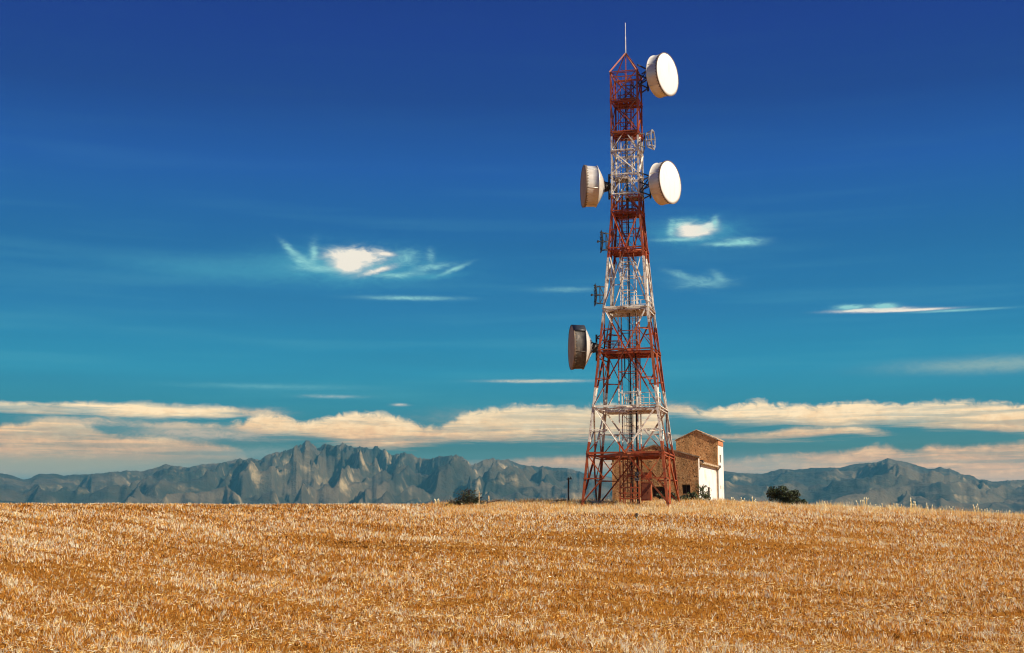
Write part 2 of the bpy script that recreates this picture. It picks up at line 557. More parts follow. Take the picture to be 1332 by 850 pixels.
# ------------------------------------------------------------------ stubble and straw
def straw_mat(name, stops, transl=.34):
    m = bpy.data.materials.new(name); m.use_nodes = True
    nt = m.node_tree; b = nt.nodes['Principled BSDF']
    b.inputs['Roughness'].default_value = .55
    b.inputs['Specular IOR Level'].default_value = .12
    at = nd(nt, 'ShaderNodeAttribute', attribute_name='tint')
    c = ramp(nt, at.outputs['Fac'], stops)
    nt.links.new(c, b.inputs['Base Color'])
    tr = nd(nt, 'ShaderNodeBsdfTranslucent'); nt.links.new(c, tr.inputs['Color'])
    mx = nd(nt, 'ShaderNodeMixShader'); mx.inputs[0].default_value = transl
    nt.links.new(b.outputs[0], mx.inputs[1]); nt.links.new(tr.outputs[0], mx.inputs[2])
    nt.links.new(mx.outputs[0], nt.nodes['Material Output'].inputs[0])
    return m


STRAW = [(0, (.04, .013, .002)), (.2, (.24, .072, .007)), (.40, (.66, .245, .022)), (.58, (.92, .47, .085)), (.74, (.98, .75, .28)), (.92, (.97, .94, .70)), (1, (.98, .96, .78))]
straw_m = straw_mat('straw_stalks', STRAW)


def blades(x, y, h, wd, lean, tint, lying=None, z=None, taper=.55):
    n = len(x)
    z = gz(x, y) if z is None else z
    a = rng.random(n) * np.pi
    dx, dy = np.cos(a) * wd / 2, np.sin(a) * wd / 2
    lx, ly = rng.normal(0, 1, n) * lean * h, rng.normal(0, 1, n) * lean * h
    base = np.stack([x, y, z - .02], -1)
    side = np.stack([dx, dy, np.zeros(n)], -1)
    top = base + np.stack([lx, ly, h + .02], -1)
    V = np.stack([base - side, base + side, top + side * taper, top - side * taper], 1).reshape(-1, 3)
    Fc = np.arange(4 * n).reshape(n, 4)
    return V, Fc, np.repeat(tint, 4)


def sweep(x):      # the rows sweep round: steep on the left, nearly across on the right
    return .30 * x - 1.0 * 8 * np.log1p(np.exp(-(x + 3) / 8))


def streakf(x, y):
    r = y + sweep(x)
    s = fbm(x / 14, r / 2.2, 4, 31) * .9 + fbm(x / 3.5, r / .8, 3, 41) * .6 + fbm(x / 40, y / 25, 2, 61) * .5
    return s


def cellrand(x, y, cx, cy, seed):
    i = np.floor(x / cx + .5 * np.sin(y * 7.3 + seed)).astype(np.int64); j = np.floor(y / cy).astype(np.int64)
    h_ = (i * 73856093) ^ (j * 19349663) ^ (seed * 83492791)
    h_ = (h_ ^ (h_ >> 13)) * 1274126177 & 0xffffffff
    return ((h_ ^ (h_ >> 16)) & 0xffff) / 65535.0


def broad(x, y):
    r = y + sweep(x)
    return fbm(x / 30 + 3, r / 5.0, 3, 171) * 1.1 + fbm(x / 55, y / 16, 2, 181) * .7


N = 760000
k = int(N * .55)
iy = rng.random(k) * (1 / 28.5 - 1 / 112) + 1 / 112
y1 = 1 / iy
y2 = np.sqrt(rng.random(N - k) * (112 ** 2 - 33 ** 2) + 33 ** 2)
y = np.concatenate([y1, y2])
x = (rng.random(N) * 2 - 1) * (.47 * y + 9)
# rows along the slope
rowc = y + sweep(x)
row = .26
snap = np.round(rowc / row) * row + rng.normal(0, .05, N)
y = snap - sweep(x)
sf = streakf(x, y)
def p2g(px, py):
    u = (px - 666) / 1720; c = float(crest(u)); g = (py - c) / (858 - c)
    yy = 1 / (g * (1 / 35 - .01) + .01)
    return u * yy, yy
tr = np.ones(N)
for (xa, ya_, xb, yb_, wk) in ((60, 675, 420, 760, .55), (130, 697, 290, 730, .8), (300, 745, 560, 745, .5), (150, 765, 330, 778, .5), (640, 800, 760, 815, .6), (560, 735, 820, 748, .4), (780, 700, 1000, 712, .35),
                           (1000, 765, 1332, 800, .6), (860, 800, 1100, 815, .6), (1000, 810, 1332, 840, .5), (640, 690, 920, 684, .3), (330, 790, 560, 812, .5), (20, 800, 200, 790, .5), (900, 735, 1200, 745, .4), (1100, 700, 1332, 735, .4)):
    (gx0, gy0), (gx1, gy1) = p2g(xa, ya_), p2g(xb, yb_)
    dxx, dyy = gx1 - gx0, gy1 - gy0; L2_ = dxx * dxx + dyy * dyy
    s_ = np.clip(((x - gx0) * dxx + (y - gy0) * dyy) / L2_, 0, 1)
    dd = np.hypot(x - gx0 - s_ * dxx, y - gy0 - s_ * dyy)
    tr = np.where(dd < .22 + .2 * fbm(x / 1.2, y / 1.2, 2, 55), np.minimum(tr, 1 - wk * np.clip(.9 + fbm(x / 2.0, y / 2.0, 2, 57) * 2, 0, 1.1)), tr)
keep = rng.random(N) < np.clip(.80 + sf * 1.0, .12, 1) * np.clip(tr, 0, 1)
x, y, sf = x[keep], y[keep], sf[keep]
n = len(x)
h = rng.uniform(.035, .115, n) * (1 + .5 * np.clip(sf, -.6, .8)) * np.clip(.75 + y / 160, 0, 1.3)
wd = rng.uniform(.010, .032, n) * np.clip(y / 50, .7, 2.0)
cr = cellrand(x, y, .09, .42, 3)
h = h * (.65 + .8 * cr)
tint = np.clip(.44 + rng.normal(0, .15, n) + (cr - .45) * .5 + (cr > .82) * .28 - (cr < .12) * .18 + broad(x, y) * .30 + sf * .36 + (rng.random(n) < .12) * .4 - (rng.random(n) < .12) * .4, 0, 1)
V1, F1, T1 = blades(x, y, h, wd, .45, tint)
# loose straw lying on top, gathered in windrows
n = 190000
iy = rng.random(n) * (1 / 28.5 - 1 / 112) + 1 / 112
y = 1 / iy; x = (rng.random(n) * 2 - 1) * (.47 * y + 9)
sf = streakf(x + 50, y * 1.0)
pale_ = np.clip(fbm(x / 8, (y + .1 * x) / 1.6, 3, 77) * 2.2 + np.interp(y, [30, 42, 55, 80], [.6, .5, .22, .12]), 0, 1)
kp = rng.random(n) < pale_
x, y, sf = x[kp], y[kp], sf[kp]; n = len(x)
a = rng.random(n) * 2 * np.pi; L = rng.uniform(.05, .18, n); el = rng.normal(.12, .25, n)
z = gz(x, y) + rng.uniform(.03, .16, n)
d = np.stack([np.cos(a) * np.cos(el), np.sin(a) * np.cos(el), np.sin(el)], -1) * L[:, None]
wv = np.stack([-np.sin(a), np.cos(a), rng.normal(.3, .5, n)], -1) * (rng.uniform(.008, .022, n) * np.clip(y / 50, .7, 1.5) / 2)[:, None]
c0 = np.stack([x, y, z], -1)
V2 = np.stack([c0 - wv, c0 + wv, c0 + d + wv, c0 + d - wv], 1).reshape(-1, 3)
T2 = np.repeat(np.clip(.78 + rng.normal(0, .16, n), 0, 1), 4)
V = np.concatenate([V1, V2]); T_ = np.concatenate([T1, T2])
Fc = np.arange(len(V)).reshape(-1, 4)
stub = npmesh('stubble', V, Fc, straw_m, False, {'tint': T_})
tag(stub, 'golden cut straw stubble covering the whole field', 'stubble', kind='stuff')

# taller uncut dry grass along the crest
X_, Y_, H_, W_, T3 = [], [], [], [], []
def clumps(n, px0, px1, y0, y1, h0, h1, per, spread=.18, tint0=.62):
    for i in range(n):
        yy = random.uniform(y0, y1); xx = (random.uniform(px0, px1) - 666) / 1720 * yy
        hh = random.uniform(h0, h1); tt = random.gauss(tint0, .14)
        for j in range(per):
            X_.append(xx + random.gauss(0, spread)); Y_.append(yy + random.gauss(0, spread))
            H_.append(hh * random.uniform(.5, 1.1)); W_.append(random.uniform(.012, .035)); T3.append(tt + random.gauss(0, .15))
clumps(2600, 575, 1000, 88, 104, .10, .30, 14)
clumps(800, 680, 960, 93, 110, .2, .5, 16, .22, .72)
clumps(420, 735, 960, 88.5, 93.5, .18, .42, 20, .2, .78)
clumps(160, 630, 735, 94, 100, .2, .4, 18, .25, .75)
clumps(900, 940, 1400, 92, 103, .12, .32, 14, .2, .66)
clumps(170, 1040, 1400, 96, 101, .3, .6, 20, .16, .78)
clumps(120, 940, 1100, 95, 101, .25, .45, 18, .2, .76)
clumps(160, 560, 760, 94, 103, .25, .5, 14, .2, .55)
clumps(260, -60, 580, 97, 104, .10, .2, 8, .2, .6)
X_, Y_, H_, W_, T3 = map(np.array, (X_, Y_, H_, W_, T3))
V3, F3, T4 = blades(X_, Y_, H_, W_, .3, np.clip(T3, 0, 1), taper=.25)
# tall stems with seed heads
sx, sy, sh = [], [], []
for (px, hpx) in [(1120, 13), (1125, 20), (1128, 16), (1133, 12), (1185, 16), (1187, 24), (1190, 19), (1193, 14), (1168, 12), (1160, 9), (1174, 10), (1209, 12), (1214, 11), (1270, 14), (1274, 16), (1280, 12), (1285, 13), (1300, 11),
                  (1312, 10), (1150, 10), (1142, 9), (1075, 11), (567, 14), (569, 12), (955, 14), (967, 12), (980, 12), (985, 10), (598, 8), (1240, 10), (1255, 8), (1225, 7), (1098, 8), (1063, 7), (470, 7), (440, 5)]:
    for q in range(3):
        yy = random.uniform(97, 101); sx.append((px + random.gauss(0, 1.3) - 666) / 1720 * yy); sy.append(yy); sh.append(hpx * yy / 1720 * random.uniform(.5, .95))
sx, sy, sh = map(np.array, (sx, sy, sh))
ns_ = len(sx)
lx = rng.normal(0, .14, ns_) * sh
zz = gz(sx, sy)
b0 = np.stack([sx, sy, zz - .02], -1); t0 = np.stack([sx + lx, sy, zz + sh * .8], -1); t1 = np.stack([sx + lx * 1.5, sy, zz + sh * 1.05], -1)
e = np.array([[.018, 0, 0]]); e2 = np.array([[.05, .02, 0]])
V5 = np.stack([b0 - e, b0 + e, t0 + e, t0 - e], 1).reshape(-1, 3)
mid = (t0 + t1) / 2
V6 = np.stack([t0, mid + e2, t1, mid - e2], 1).reshape(-1, 3)
V7 = np.stack([t0, mid + e2[:, [1, 0, 2]] * 1.6, t1, mid - e2[:, [1, 0, 2]] * 1.6], 1).reshape(-1, 3)
V = np.concatenate([V3, V5, V6, V7])
T_ = np.concatenate([T4, np.full(len(V5), .75), np.full(len(V6) + len(V7), .92)])
grass = npmesh('dry_grass', V, np.arange(len(V)).reshape(-1, 4), straw_m, False, {'tint': T_})
tag(grass, 'taller dry yellow grass along the crest of the field', 'grass', kind='stuff')

# ------------------------------------------------------------------ mountains
sk = [(-700, 640), (-500, 622), (-300, 630), (-150, 612), (-60, 618), (0, 615.6), (15, 618.7), (30.6, 623.8), (38, 623), (51, 616.7), (66, 616), (84, 618.7), (115, 616.7), (140, 615), (166, 612.6), (184, 613.6), (204, 608.5), (215.7, 603.9), (229.7, 607.2),
      (245, 608), (268, 604), (293.5, 601.6), (306, 598), (339.5, 597), (362, 588.4), (376.8, 587.3), (387, 580), (400, 574.3), (408.3, 580), (412.5, 581.6), (421, 579), (433.5, 580.4), (446, 578.5), (463, 582.7), (475.6, 585.2), (488, 582),
      (498.7, 587.3), (511, 592.6), (519.7, 591), (534.4, 590.5), (551, 596.8), (559.7, 595.3), (570, 596), (590, 591), (600.5, 592.8), (609, 602), (616, 605.8), (629.8, 597.7), (636.7, 596.6), (643.6, 597.7), (661, 598.3), (678, 604.6), (686.8, 606.3),
      (704, 607), (719.6, 609.2), (738.6, 609.2), (747, 611.8), (757.6, 615.3), (800, 622), (870, 620), (943.6, 613), (960, 615.6), (990, 616.8), (1017.5, 610), (1032.6, 611.7), (1059.8, 608.7), (1093, 608.7), (1111, 604), (1141, 601.7), (1155, 596.6), (1171.5, 599.6),
      (1189.6, 604.7), (1207.7, 609.6), (1216.7, 609.6), (1222.8, 607), (1228.8, 609.6), (1234.9, 608.7), (1250, 617.7), (1265, 619.2), (1277, 623.8), (1292, 626.8), (1332, 624.7), (1450, 618), (1600, 628), (1900, 640)]
ska = np.array([sky(*p) for p in sk])
NA, NR = 1700, 190
az = np.linspace(-R(34), R(34), NA)
tt = np.linspace(0, 1.35, NR)
AZ, TT = np.meshgrid(az, tt)
P1 = AZ * 1720                       # about one photo pixel per unit
pxn = P1 + 666
rocky = np.interp(pxn, [0, 300, 380, 440, 560, 640, 720, 800, 930, 1190, 1230, 1280, 1332], [.15, .35, .9, 1.1, 1, .7, .4, .2, .15, .2, .5, .35, .15])
bigm = np.interp(pxn, [0, 300, 380, 620, 760, 900, 1332], [.45, .7, 1.05, 1.0, .7, .42, .42])
jag = rocky * (ridged(az[None] * 1720 / 16, az[None] * 0 + .3, 4, 90)[0] - .55) * 9
tgt = np.interp(az * 1720, ska[:, 0], ska[:, 1]) + jag[0] if jag.ndim > 1 else np.interp(az * 1720, ska[:, 0], ska[:, 1])
R0, R1 = 7200.0, 12000.0
RR = R0 + (R1 - R0) * TT
wx = fbm(P1 / 60, TT * 2.2, 3, 101) * 30
wy = fbm(P1 / 90 + 7, TT * 3.0, 3, 131) * .22
TW = TT + wy * .6
sk_ = (1 - TT) * 170
sp1 = ridged((P1 + wx * 1.6 + sk_) / 125, TW * 3.3 + 3.3, 3, 103, .42)
sp2 = ridged((P1 + wx * 1.6 + sk_ * .6) / 50, TW * 9 + 9, 4, 109, .55)
sp3 = ridged((P1 + wx) / 15, TW * 20, 4, 121, .6)
upf = np.clip((TT - .35) / .4, .12, 1)
prof = np.where(TT <= 1, .10 + .90 * np.clip(TT, 0, 1) ** 1.25, 1 - (TT - 1) * 1.6)
mask = np.clip(np.sin(np.clip(TT, 0, 1) * np.pi * .93 + .02), .2, 1)
Ht = tgt[None] / 1720 * R1
relief = ((sp1 - .62) * 2.0 * bigm + (sp2 - .62) * .8 * (.12 + .88 * rocky) * upf + (sp3 - .6) * .24 * rocky * upf)
HH = Ht * (prof + relief * mask * .57)
wcor = np.clip((TT - .25) / .5, 0, 1); wcor = wcor * wcor * (3 - 2 * wcor)
ker = np.ones(41) / 41
for _ in range(8):
    mxv = (HH / RR).max(0)
    s_c = tgt / 1720 / mxv
    s_s = np.convolve(np.pad(s_c, 20, 'edge'), ker, 'valid')
    HH = HH * (s_s[None] * (1 - wcor) + s_c[None] * wcor)
    # nothing in front may rise above the skyline
    HH = np.minimum(HH, tgt[None] / 1720 * RR)
HH = HH - np.clip(1 - TT / .12, 0, 1) * 300
V = np.stack([RR * np.sin(AZ), RR * np.cos(AZ), HH], -1).reshape(-1, 3)
idx = np.arange(NA * NR).reshape(NR, NA)
Fc = np.stack([idx[:-1, :-1], idx[:-1, 1:], idx[1:, 1:], idx[1:, :-1]], -1).reshape(-1, 4)
m, nt, b = mat('mountain_rock', .95)
g = nd(nt, 'ShaderNodeNewGeometry')
p = g.outputs['Position']
na = noise(nt, .004, 8, .65, p)
nb = noise(nt, .0016, 7, .62, p)
spn = nd(nt, 'ShaderNodeSeparateXYZ'); nt.links.new(g.outputs['Normal'], spn.inputs[0])
steep = math_(nt, 'SUBTRACT', 1.0, spn.outputs[2])
scrub = ramp(nt, nb, [(.40, (.012, .018, .009)), (.5, (.05, .042, .022)), (.6, (.115, .085, .045))])
rock = ramp(nt, na, [(.40, (.014, .017, .011)), (.52, (.06, .055, .032)), (.64, (.42, .31, .16))])
fac = smooth_in = math_(nt, 'ADD', math_(nt, 'MULTIPLY', steep, 1.6), math_(nt, 'MULTIPLY', math_(nt, 'SUBTRACT', na, .5), 2.5))
fac = math_(nt, 'SUBTRACT', fac, .38, clamp=True)
nt.links.new(mixc(nt, fac, scrub, rock), b.inputs['Base Color'])
bump(nt, b, na, 1.0, 60)
mtn = npmesh('mountains', V, Fc, m, False)
tag(mtn, 'hazy blue grey rocky mountain range behind the field', 'mountains', kind='structure')

# haze
m = bpy.data.materials.new('haze_air'); m.use_nodes = True
nt = m.node_tree; nt.nodes.clear()
out = nd(nt, 'ShaderNodeOutputMaterial'); pv = nd(nt, 'ShaderNodeVolumePrincipled')
pv.inputs['Color'].default_value = (.16, .62, .88, 1)
pv.inputs['Density'].default_value = 3.8e-5
pv.inputs['Anisotropy'].default_value = 0.0
nt.links.new(pv.outputs[0], out.inputs['Volume'])
hz = MB(); hz.box((0, 21000, 400), 64000, 50000, 960)
ho = hz.build('haze', m); tag(ho, 'thin bluish air haze over the plain', 'haze', kind='stuff')

# ------------------------------------------------------------------ tower
PSI = R(14.7)
EX = Vector((math.cos(PSI), -math.sin(PSI), 0)); EY = Vector((math.sin(PSI), math.cos(PSI), 0)); EZ = Vector((0, 0, 1))
CX, CY = 8.90, 97.85
CT = Vector((CX, CY, 0))


def level(ypx, wpx):
    h = wpx / 2 / 17.5
    for _ in range(6):
        Yf = CY - h * EY.y
        z = unp(820, ypx, Yf).z
        dep = Yf * math.cos(TH) + z * math.sin(TH)
        h = wpx / F * dep / EX.x / 2 * (1 - .0)
    return z, h


LV = {k: level(k, w_) for k, w_ in [(93, 35.5), (112, 35.5), (129, 35.5), (150, 35.5), (171, 35.5), (195, 35.5), (226.5, 35.8), (252, 36), (274, 37.5), (298, 41), (322.6, 45.3), (361, 51),
                                   (400, 57.7), (427, 63), (455, 69.5), (492, 77), (529, 84.5), (560, 91.5), (590, 98.5), (622, 106), (656, 114)]}
lz = sorted((z, h) for z, h in LV.values())
zs_, hs_ = [a for a, _ in lz], [b_ for _, b_ in lz]
def hw(z): return float(np.interp(z, zs_, hs_))
def cor(z, a, b_, inset=0.0):
    hh = hw(z) - inset
    return CT + EX * (a * hh) + EY * (b_ * hh) + EZ * z
Zb = LV[656][0]

# paint bands by height
ztop = LV[93][0] + 8
def zf(yp): return float(unp(820, yp, 95.8).z)
edges = [656, 577, 505, 419, 333, 251, 172]
m, nt, b = mat('tower_paint', .5)
p = pos(nt)
spz = nd(nt, 'ShaderNodeSeparateXYZ'); nt.links.new(p, spz.inputs[0])
wob = math_(nt, 'MULTIPLY', math_(nt, 'SUBTRACT', noise(nt, 1.3, 2, .5, p), .5), .35)
zz_ = math_(nt, 'DIVIDE', math_(nt, 'ADD', spz.outputs[2], wob), ztop, clamp=True)
red, wht = (.40, .068, .016), (.84, .80, .72)
stops = []
cur = red
for i, e_ in enumerate(edges):
    stops.append((0 if i == 0 else zf(e_) / ztop, cur)); cur = wht if cur == red else red
base = ramp(nt, zz_, stops, 'CONSTANT')
rn = noise(nt, 2.6, 8, .7, p)
rust = ramp(nt, noise(nt, 9, 5, .7, p), [(.38, (.04, .015, .007)), (.5, (.17, .06, .02)), (.64, (.44, .20, .08))])
base = mixc(nt, ramp(nt, rn, [(.49, (0, 0, 0)), (.61, (.85,) * 3)]), base, rust)
base = mixc(nt, ramp(nt, noise(nt, 1.1, 6, .6, p), [(.45, (0, 0, 0)), (.7, (.35,) * 3)]), base, (.45, .24, .10))
nt.links.new(base, b.inputs['Base Color'])
tp = m
dark_steel = simple('dark_steel', [(.03, .028, .026), (.07, .06, .05)], 5, .55, .3)
galv = simple('galvanised_steel', [(.35, .35, .34), (.6, .58, .54)], 4, .45, .4)
cable_m = simple('cable_rubber', [(.015, .018, .025), (.04, .045, .055)], 4, .5)
concrete = simple('concrete', [(.22, .20, .17), (.38, .35, .30)], 3, .9, bmp=.4)

tower = empty('lattice_tower', (CX, CY, Zb))
tag(tower, 'tall red and white banded lattice telecom tower standing at the field crest', 'tower')

# legs
corners = [(-1, -1), (1, -1), (1, 1), (-1, 1)]
LEGT = 0.16
knots = [k for k in (656, 590, 529, 455, 400, 322.6, 274, 226.5, 171, 129, 93)]
for a, b_ in corners:
    mb = MB()
    for k0, k1 in zip(knots[:-1], knots[1:]):
        z0, z1 = LV[k0][0], LV[k1][0]
        if k0 == 656: z0 -= .7
        w_ = np.interp(z0, [0, 30], [.19, .12])
        p0, p1 = cor(z0, a, b_), cor(z1, a, b_)
        t = .022
        # two plates making an angle section, open towards the tower centre
        for dirv, nrm in ((EX * -a, EY * -b_), (EY * -b_, EX * -a)):
            vs = []
            for q in (p0, p1):
                vs += [q, q + dirv * w_, q + dirv * w_ + nrm * t, q + nrm * t]
            mb.add(vs, [(0, 1, 5, 4), (1, 2, 6, 5), (2, 3, 7, 6), (3, 0, 4, 7), (0, 3, 2, 1), (4, 5, 6, 7)])
        # splice plate
        if k0 != 656:
            mb.box(p0 - EX * a * w_ * .5 + EY * b_ * .012 + EZ * 0, w_ * .9, .02, .5, EX, EY)
            mb.box(p0 - EY * b_ * w_ * .5 + EX * a * .012 + EZ * 0, .02, w_ * .9, .5, EX, EY)
    leg = mb.build('leg', tp, tower)
    f = MB(); q = cor(Zb, a, b_); gzz = gzf(q.x, q.y)
    f.box((q.x, q.y, gzz - .21), .7, .7, .5, EX, EY)
    f.build('footing', concrete, leg)

faces = [((-1, -1), (1, -1)), ((1, -1), (1, 1)), ((1, 1), (-1, 1)), ((-1, 1), (-1, -1))]


def fp(z, fc, s, out=0.0):
    """point on a face at height z, s in 0..1 between its two legs"""
    (a0, b0), (a1, b1) = fc
    q = cor(z, a0, b0).lerp(cor(z, a1, b1), s)
    n = Vector(((a0 + a1) / 2, (b0 + b1) / 2, 0))
    return q - (EX * n.x + EY * n.y) * .05


def brace(z0, z1, kind, w_, name='bracing'):
    mb = MB()
    for fc in faces:
        up = EZ
        def L(za, sa, zb, sb, ww=w_):
            mb.angle(fp(za, fc, sa), fp(zb, fc, sb), ww, .014, up)
        if kind == 'V':      # corners on top to the middle of the lower ring
            L(z1, .02, z0, .5); L(z1, .98, z0, .5)
        elif kind == 'A':
            L(z0, .02, z1, .5); L(z0, .98, z1, .5)
        elif kind == 'X':
            L(z0, .02, z1, .98); L(z1, .02, z0, .98, w_ * .9)
        elif kind in ('Vr', 'Ar'):
            zm = (z0 + z1) / 2
            if kind == 'Vr': L(z1, .02, z0, .5); L(z1, .98, z0, .5); zc = z0
            else: L(z0, .02, z1, .5); L(z0, .98, z1, .5); zc = z1
            s_ = w_ * .62
            L(zm, .0, zm, .25, s_); L(zm, 1., zm, .75, s_)
            L(zc, .0, zm, .25, s_); L(zc, 1., zm, .75, s_)
    return mb.build(name, tp, tower)


def ring(z, w_, name='horizontal_frame', inner=True):
    mb = MB()
    for fc in faces:
        mb.angle(fp(z, fc, .01), fp(z, fc, .99), w_, .02, EZ)
        mb.bar(fp(z, fc, .01) - EZ * w_ * .9, fp(z, fc, .99) - EZ * w_ * .9, .02, w_ * .7)
    if inner:     # plan bracing between the middles of the faces
        for i in range(4):
            mb.bar(fp(z, faces[i], .5), fp(z, faces[(i + 1) % 4], .5), w_ * .6, w_ * .6)
    return mb.build(name, tp, tower)


brace(Zb, LV[590][0], 'Ar', .12)
brace(LV[590][0], LV[529][0], 'Vr', .12)
brace(LV[529][0], LV[455][0], 'Ar', .11)
brace(LV[455][0], LV[400][0], 'Vr', .10)
brace(LV[400][0], LV[322.6][0], 'Ar', .11)
brace(LV[322.6][0], LV[274][0], 'Vr', .11)
brace(LV[274][0], LV[252][0], 'A', .10)
brace(LV[252][0], LV[226.5][0], 'A', .10)
brace(LV[226.5][0], LV[195][0], 'X', .10)
brace(LV[195][0], LV[171][0], 'A', .09)
brace(LV[171][0], LV[129][0], 'X', .09)
brace(LV[129][0], LV[93][0], 'X', .08)
for k_, ww in ((590, .14), (529, .13), (455, .12), (400, .14), (322.6, .12), (274, .10), (252, .09), (226.5, .09), (195, .09), (171, .10), (129, .09), (93, .08)):
    ring(LV[k_][0], ww, inner=k_ in (590, 529, 455, 400, 322.6))
# diaphragm corner knees at low ring (half height horizontals between legs at the base bay)
for k_ in (622, 560, 492, 427):
    z = LV[k_][0]
    for i in range(4):
        mb = MB()
        mb.bar(fp(z, faces[i], .25), fp(z, faces[(i + 3) % 4], .75), .06, .06)
        mb.build('corner_strut', tp, tower)

# platforms: gratings with edge beams and bearers underneath
def platform(k_, x0, x1, y0, y1, hole=True, slats=True, t=.05):
    z = LV[k_][0] + .06; h = hw(z) - .12
    mb = MB()
    n_ = max(3, int((x1 - x0) * h / .32))
    for i in range(n_):
        xa = x0 + (x1 - x0) * i / n_; xb = x0 + (x1 - x0) * (i + .82) / n_
        if hole and xa < .30 and xb > -.30 and False: continue
        cxm = (xa + xb) / 2 * h; cym = (y0 + y1) / 2 * h
        mb.box(CT + EX * cxm + EY * cym + EZ * z, (xb - xa) * h, (y1 - y0) * h, t, EX, EY)
    for yy in (y0, (y0 + y1) / 2, y1):
        mb.bar(CT + EX * x0 * h + EY * yy * h + EZ * (z - .12), CT + EX * x1 * h + EY * yy * h + EZ * (z - .12), .09, .16)
    return mb.build('platform', tp, tower)


def railing(pl, k_, pts, hgt=1.0, n_=3, post=.045):
    z = LV[k_][0] + .09; mb = MB()
    P = [CT + EX * a + EY * b_ + EZ * z for a, b_ in pts]
    for p0, p1 in zip(P[:-1], P[1:]):
        L_ = (p1 - p0).length; m_ = max(1, round(L_ / .8))
        for i in range(m_ + 1):
            q = p0.lerp(p1, i / m_); mb.bar(q, q + EZ * hgt, post)
        for j in range(n_):
            hh = hgt * (j + 1) / n_
            mb.bar(p0 + EZ * hh, p1 + EZ * hh, post * .9)
    return mb.build('railing', tp, pl)


h_ = hw(LV[590][0])
pa = platform(590, -.9, .95, -.05, .95)
pb = platform(590, .1, .95, -.9, -.1)
h_ = hw(LV[529][0]) - .3
pl = platform(529, -.95, .95, .25, .95)
platform(529, -.1, .95, -.4, .22)
railing(pl, 529, [(-.35, -.5), (.55, -.5)], 1.1, 2)
railing(pl, 529, [(.75, -.2), (h_, -.2), (h_, .8)], 1.15, 3)
railing(pl, 529, [(-.3, .7), (.9, .7)], 1.0, 3)
h_ = hw(LV[455][0]) - .25
pl = platform(455, -.97, .97, -.5, .97)
railing(pl, 455, [(-h_, -.6), (-h_, h_), (.3, h_)], 1.1, 5)
railing(pl, 455, [(-h_, -.6), (-.5, -.9)], .8, 4)
h_ = hw(LV[400][0]) - .2
pl = platform(400, -.97, .97, -.97, .97)
railing(pl, 400, [(-.2, -.4), (h_, -.4), (h_, h_)], 1.0, 3)
railing(pl, 400, [(-.2, h_), (h_, h_)], 1.0, 3)
pl = platform(322.6, -.97, .97, -.2, .97)
railing(pl, 322.6, [(-.9, .2), (-.2, .2), (-.2, .9)], .9, 3)
for k_ in (274, 129): platform(k_, -.97, .97, -.7, .97)
platform(171, -.97, .97, -.97, .2)
platform(226.5, -.97, .2, -.2, .97)
platform(252, -.2, .97, -.2, .97)

# inner shaft of four verticals with rungs and rings
zt = LV[400][0]; zt2 = LV[93][0] - .3
mb = MB()
for a, b_ in corners:
    mb.angle(CT + EX * a * .70 + EY * b_ * .70 + EZ * (Zb - .2), CT + EX * a * .70 + EY * b_ * .70 + EZ * (LV[400][0]), .09, .014)
    mb.angle(CT + EX * a * .52 + EY * b_ * .52 + EZ * (LV[400][0]), CT + EX * a * .52 + EY * b_ * .52 + EZ * zt2, .06, .012)
z = Zb + .6
while z < zt2:
    r_ = .70 if z < zt else .52
    for i in range(4):
        (a0, b0), (a1, b1) = corners[i], corners[(i + 1) % 4]
        mb.bar(CT + EX * a0 * r_ + EY * b0 * r_ + EZ * z, CT + EX * a1 * r_ + EY * b1 * r_ + EZ * z, .05)
        if i == 2:
            mb.bar(CT + EX * a0 * r_ + EY * b0 * r_ + EZ * z, CT + EX * a1 * r_ + EY * b1 * r_ + EZ * (z + 1.5), .04)
    z += 1.55 if z < zt else 1.1
mb.build('cable_shaft', tp, tower)


def ladder(x, y, z0, z1, w_=.42):
    mb = MB()
    a, c_ = CT + EX * (x - w_ / 2) + EY * y, CT + EX * (x + w_ / 2) + EY * y
    mb.bar(a + EZ * z0, a + EZ * z1, .055, .05); mb.bar(c_ + EZ * z0, c_ + EZ * z1, .055, .05)
    z = z0 + .15
    while z < z1:
        mb.bar(a + EZ * z, c_ + EZ * z, .035); z += .3
    # safety hoops
    z = z0 + 2.3
    while z < z1:
        pts = [CT + EX * (x + .36 * math.cos(t)) + EY * (y - .1 - .42 * math.sin(t)) + EZ * z for t in np.linspace(-.3, math.pi + .3, 9)]
        mb.path(pts, .018, 4); z += .9
    for t in (.4, math.pi / 2, math.pi - .4):
        q = CT + EX * (x + .36 * math.cos(t)) + EY * (y - .1 - .42 * math.sin(t))
        if z1 - z0 > 3: mb.bar(q + EZ * (z0 + 2.3), q + EZ * z1, .025)
    return mb.build('ladder', tp, tower)


ladder(-.15, .35, Zb, LV[529][0] + 1.0)
ladder(.45, -.1, LV[529][0], LV[400][0] + 1.0)
ladder(-.30, -.1, LV[400][0], LV[274][0] + 1.0)
ladder(.1, .2, LV[274][0], LV[93][0], .36)

mb = MB()
for i, (x, y) in enumerate([(-.12, .1), (.02, .12), (-.05, .2), (.38, .2), (.45, .18)]):
    z1 = [LV[104][0] if 104 in LV else LV[112][0], LV[129][0], LV[226.5][0], LV[455][0], LV[400][0]][i]
    mb.tube(CT + EX * x + EY * y + EZ * (Zb), CT + EX * x + EY * y + EZ * z1, .028 + .012 * (i % 2), 7)
mb.box(CT + EX * .42 + EY * .3 + EZ * ((LV[590][0] + LV[529][0]) / 2), .12, .06, LV[529][0] - LV[590][0], EX, EY)
mb.build('cable_bundle', cable_m, tower)

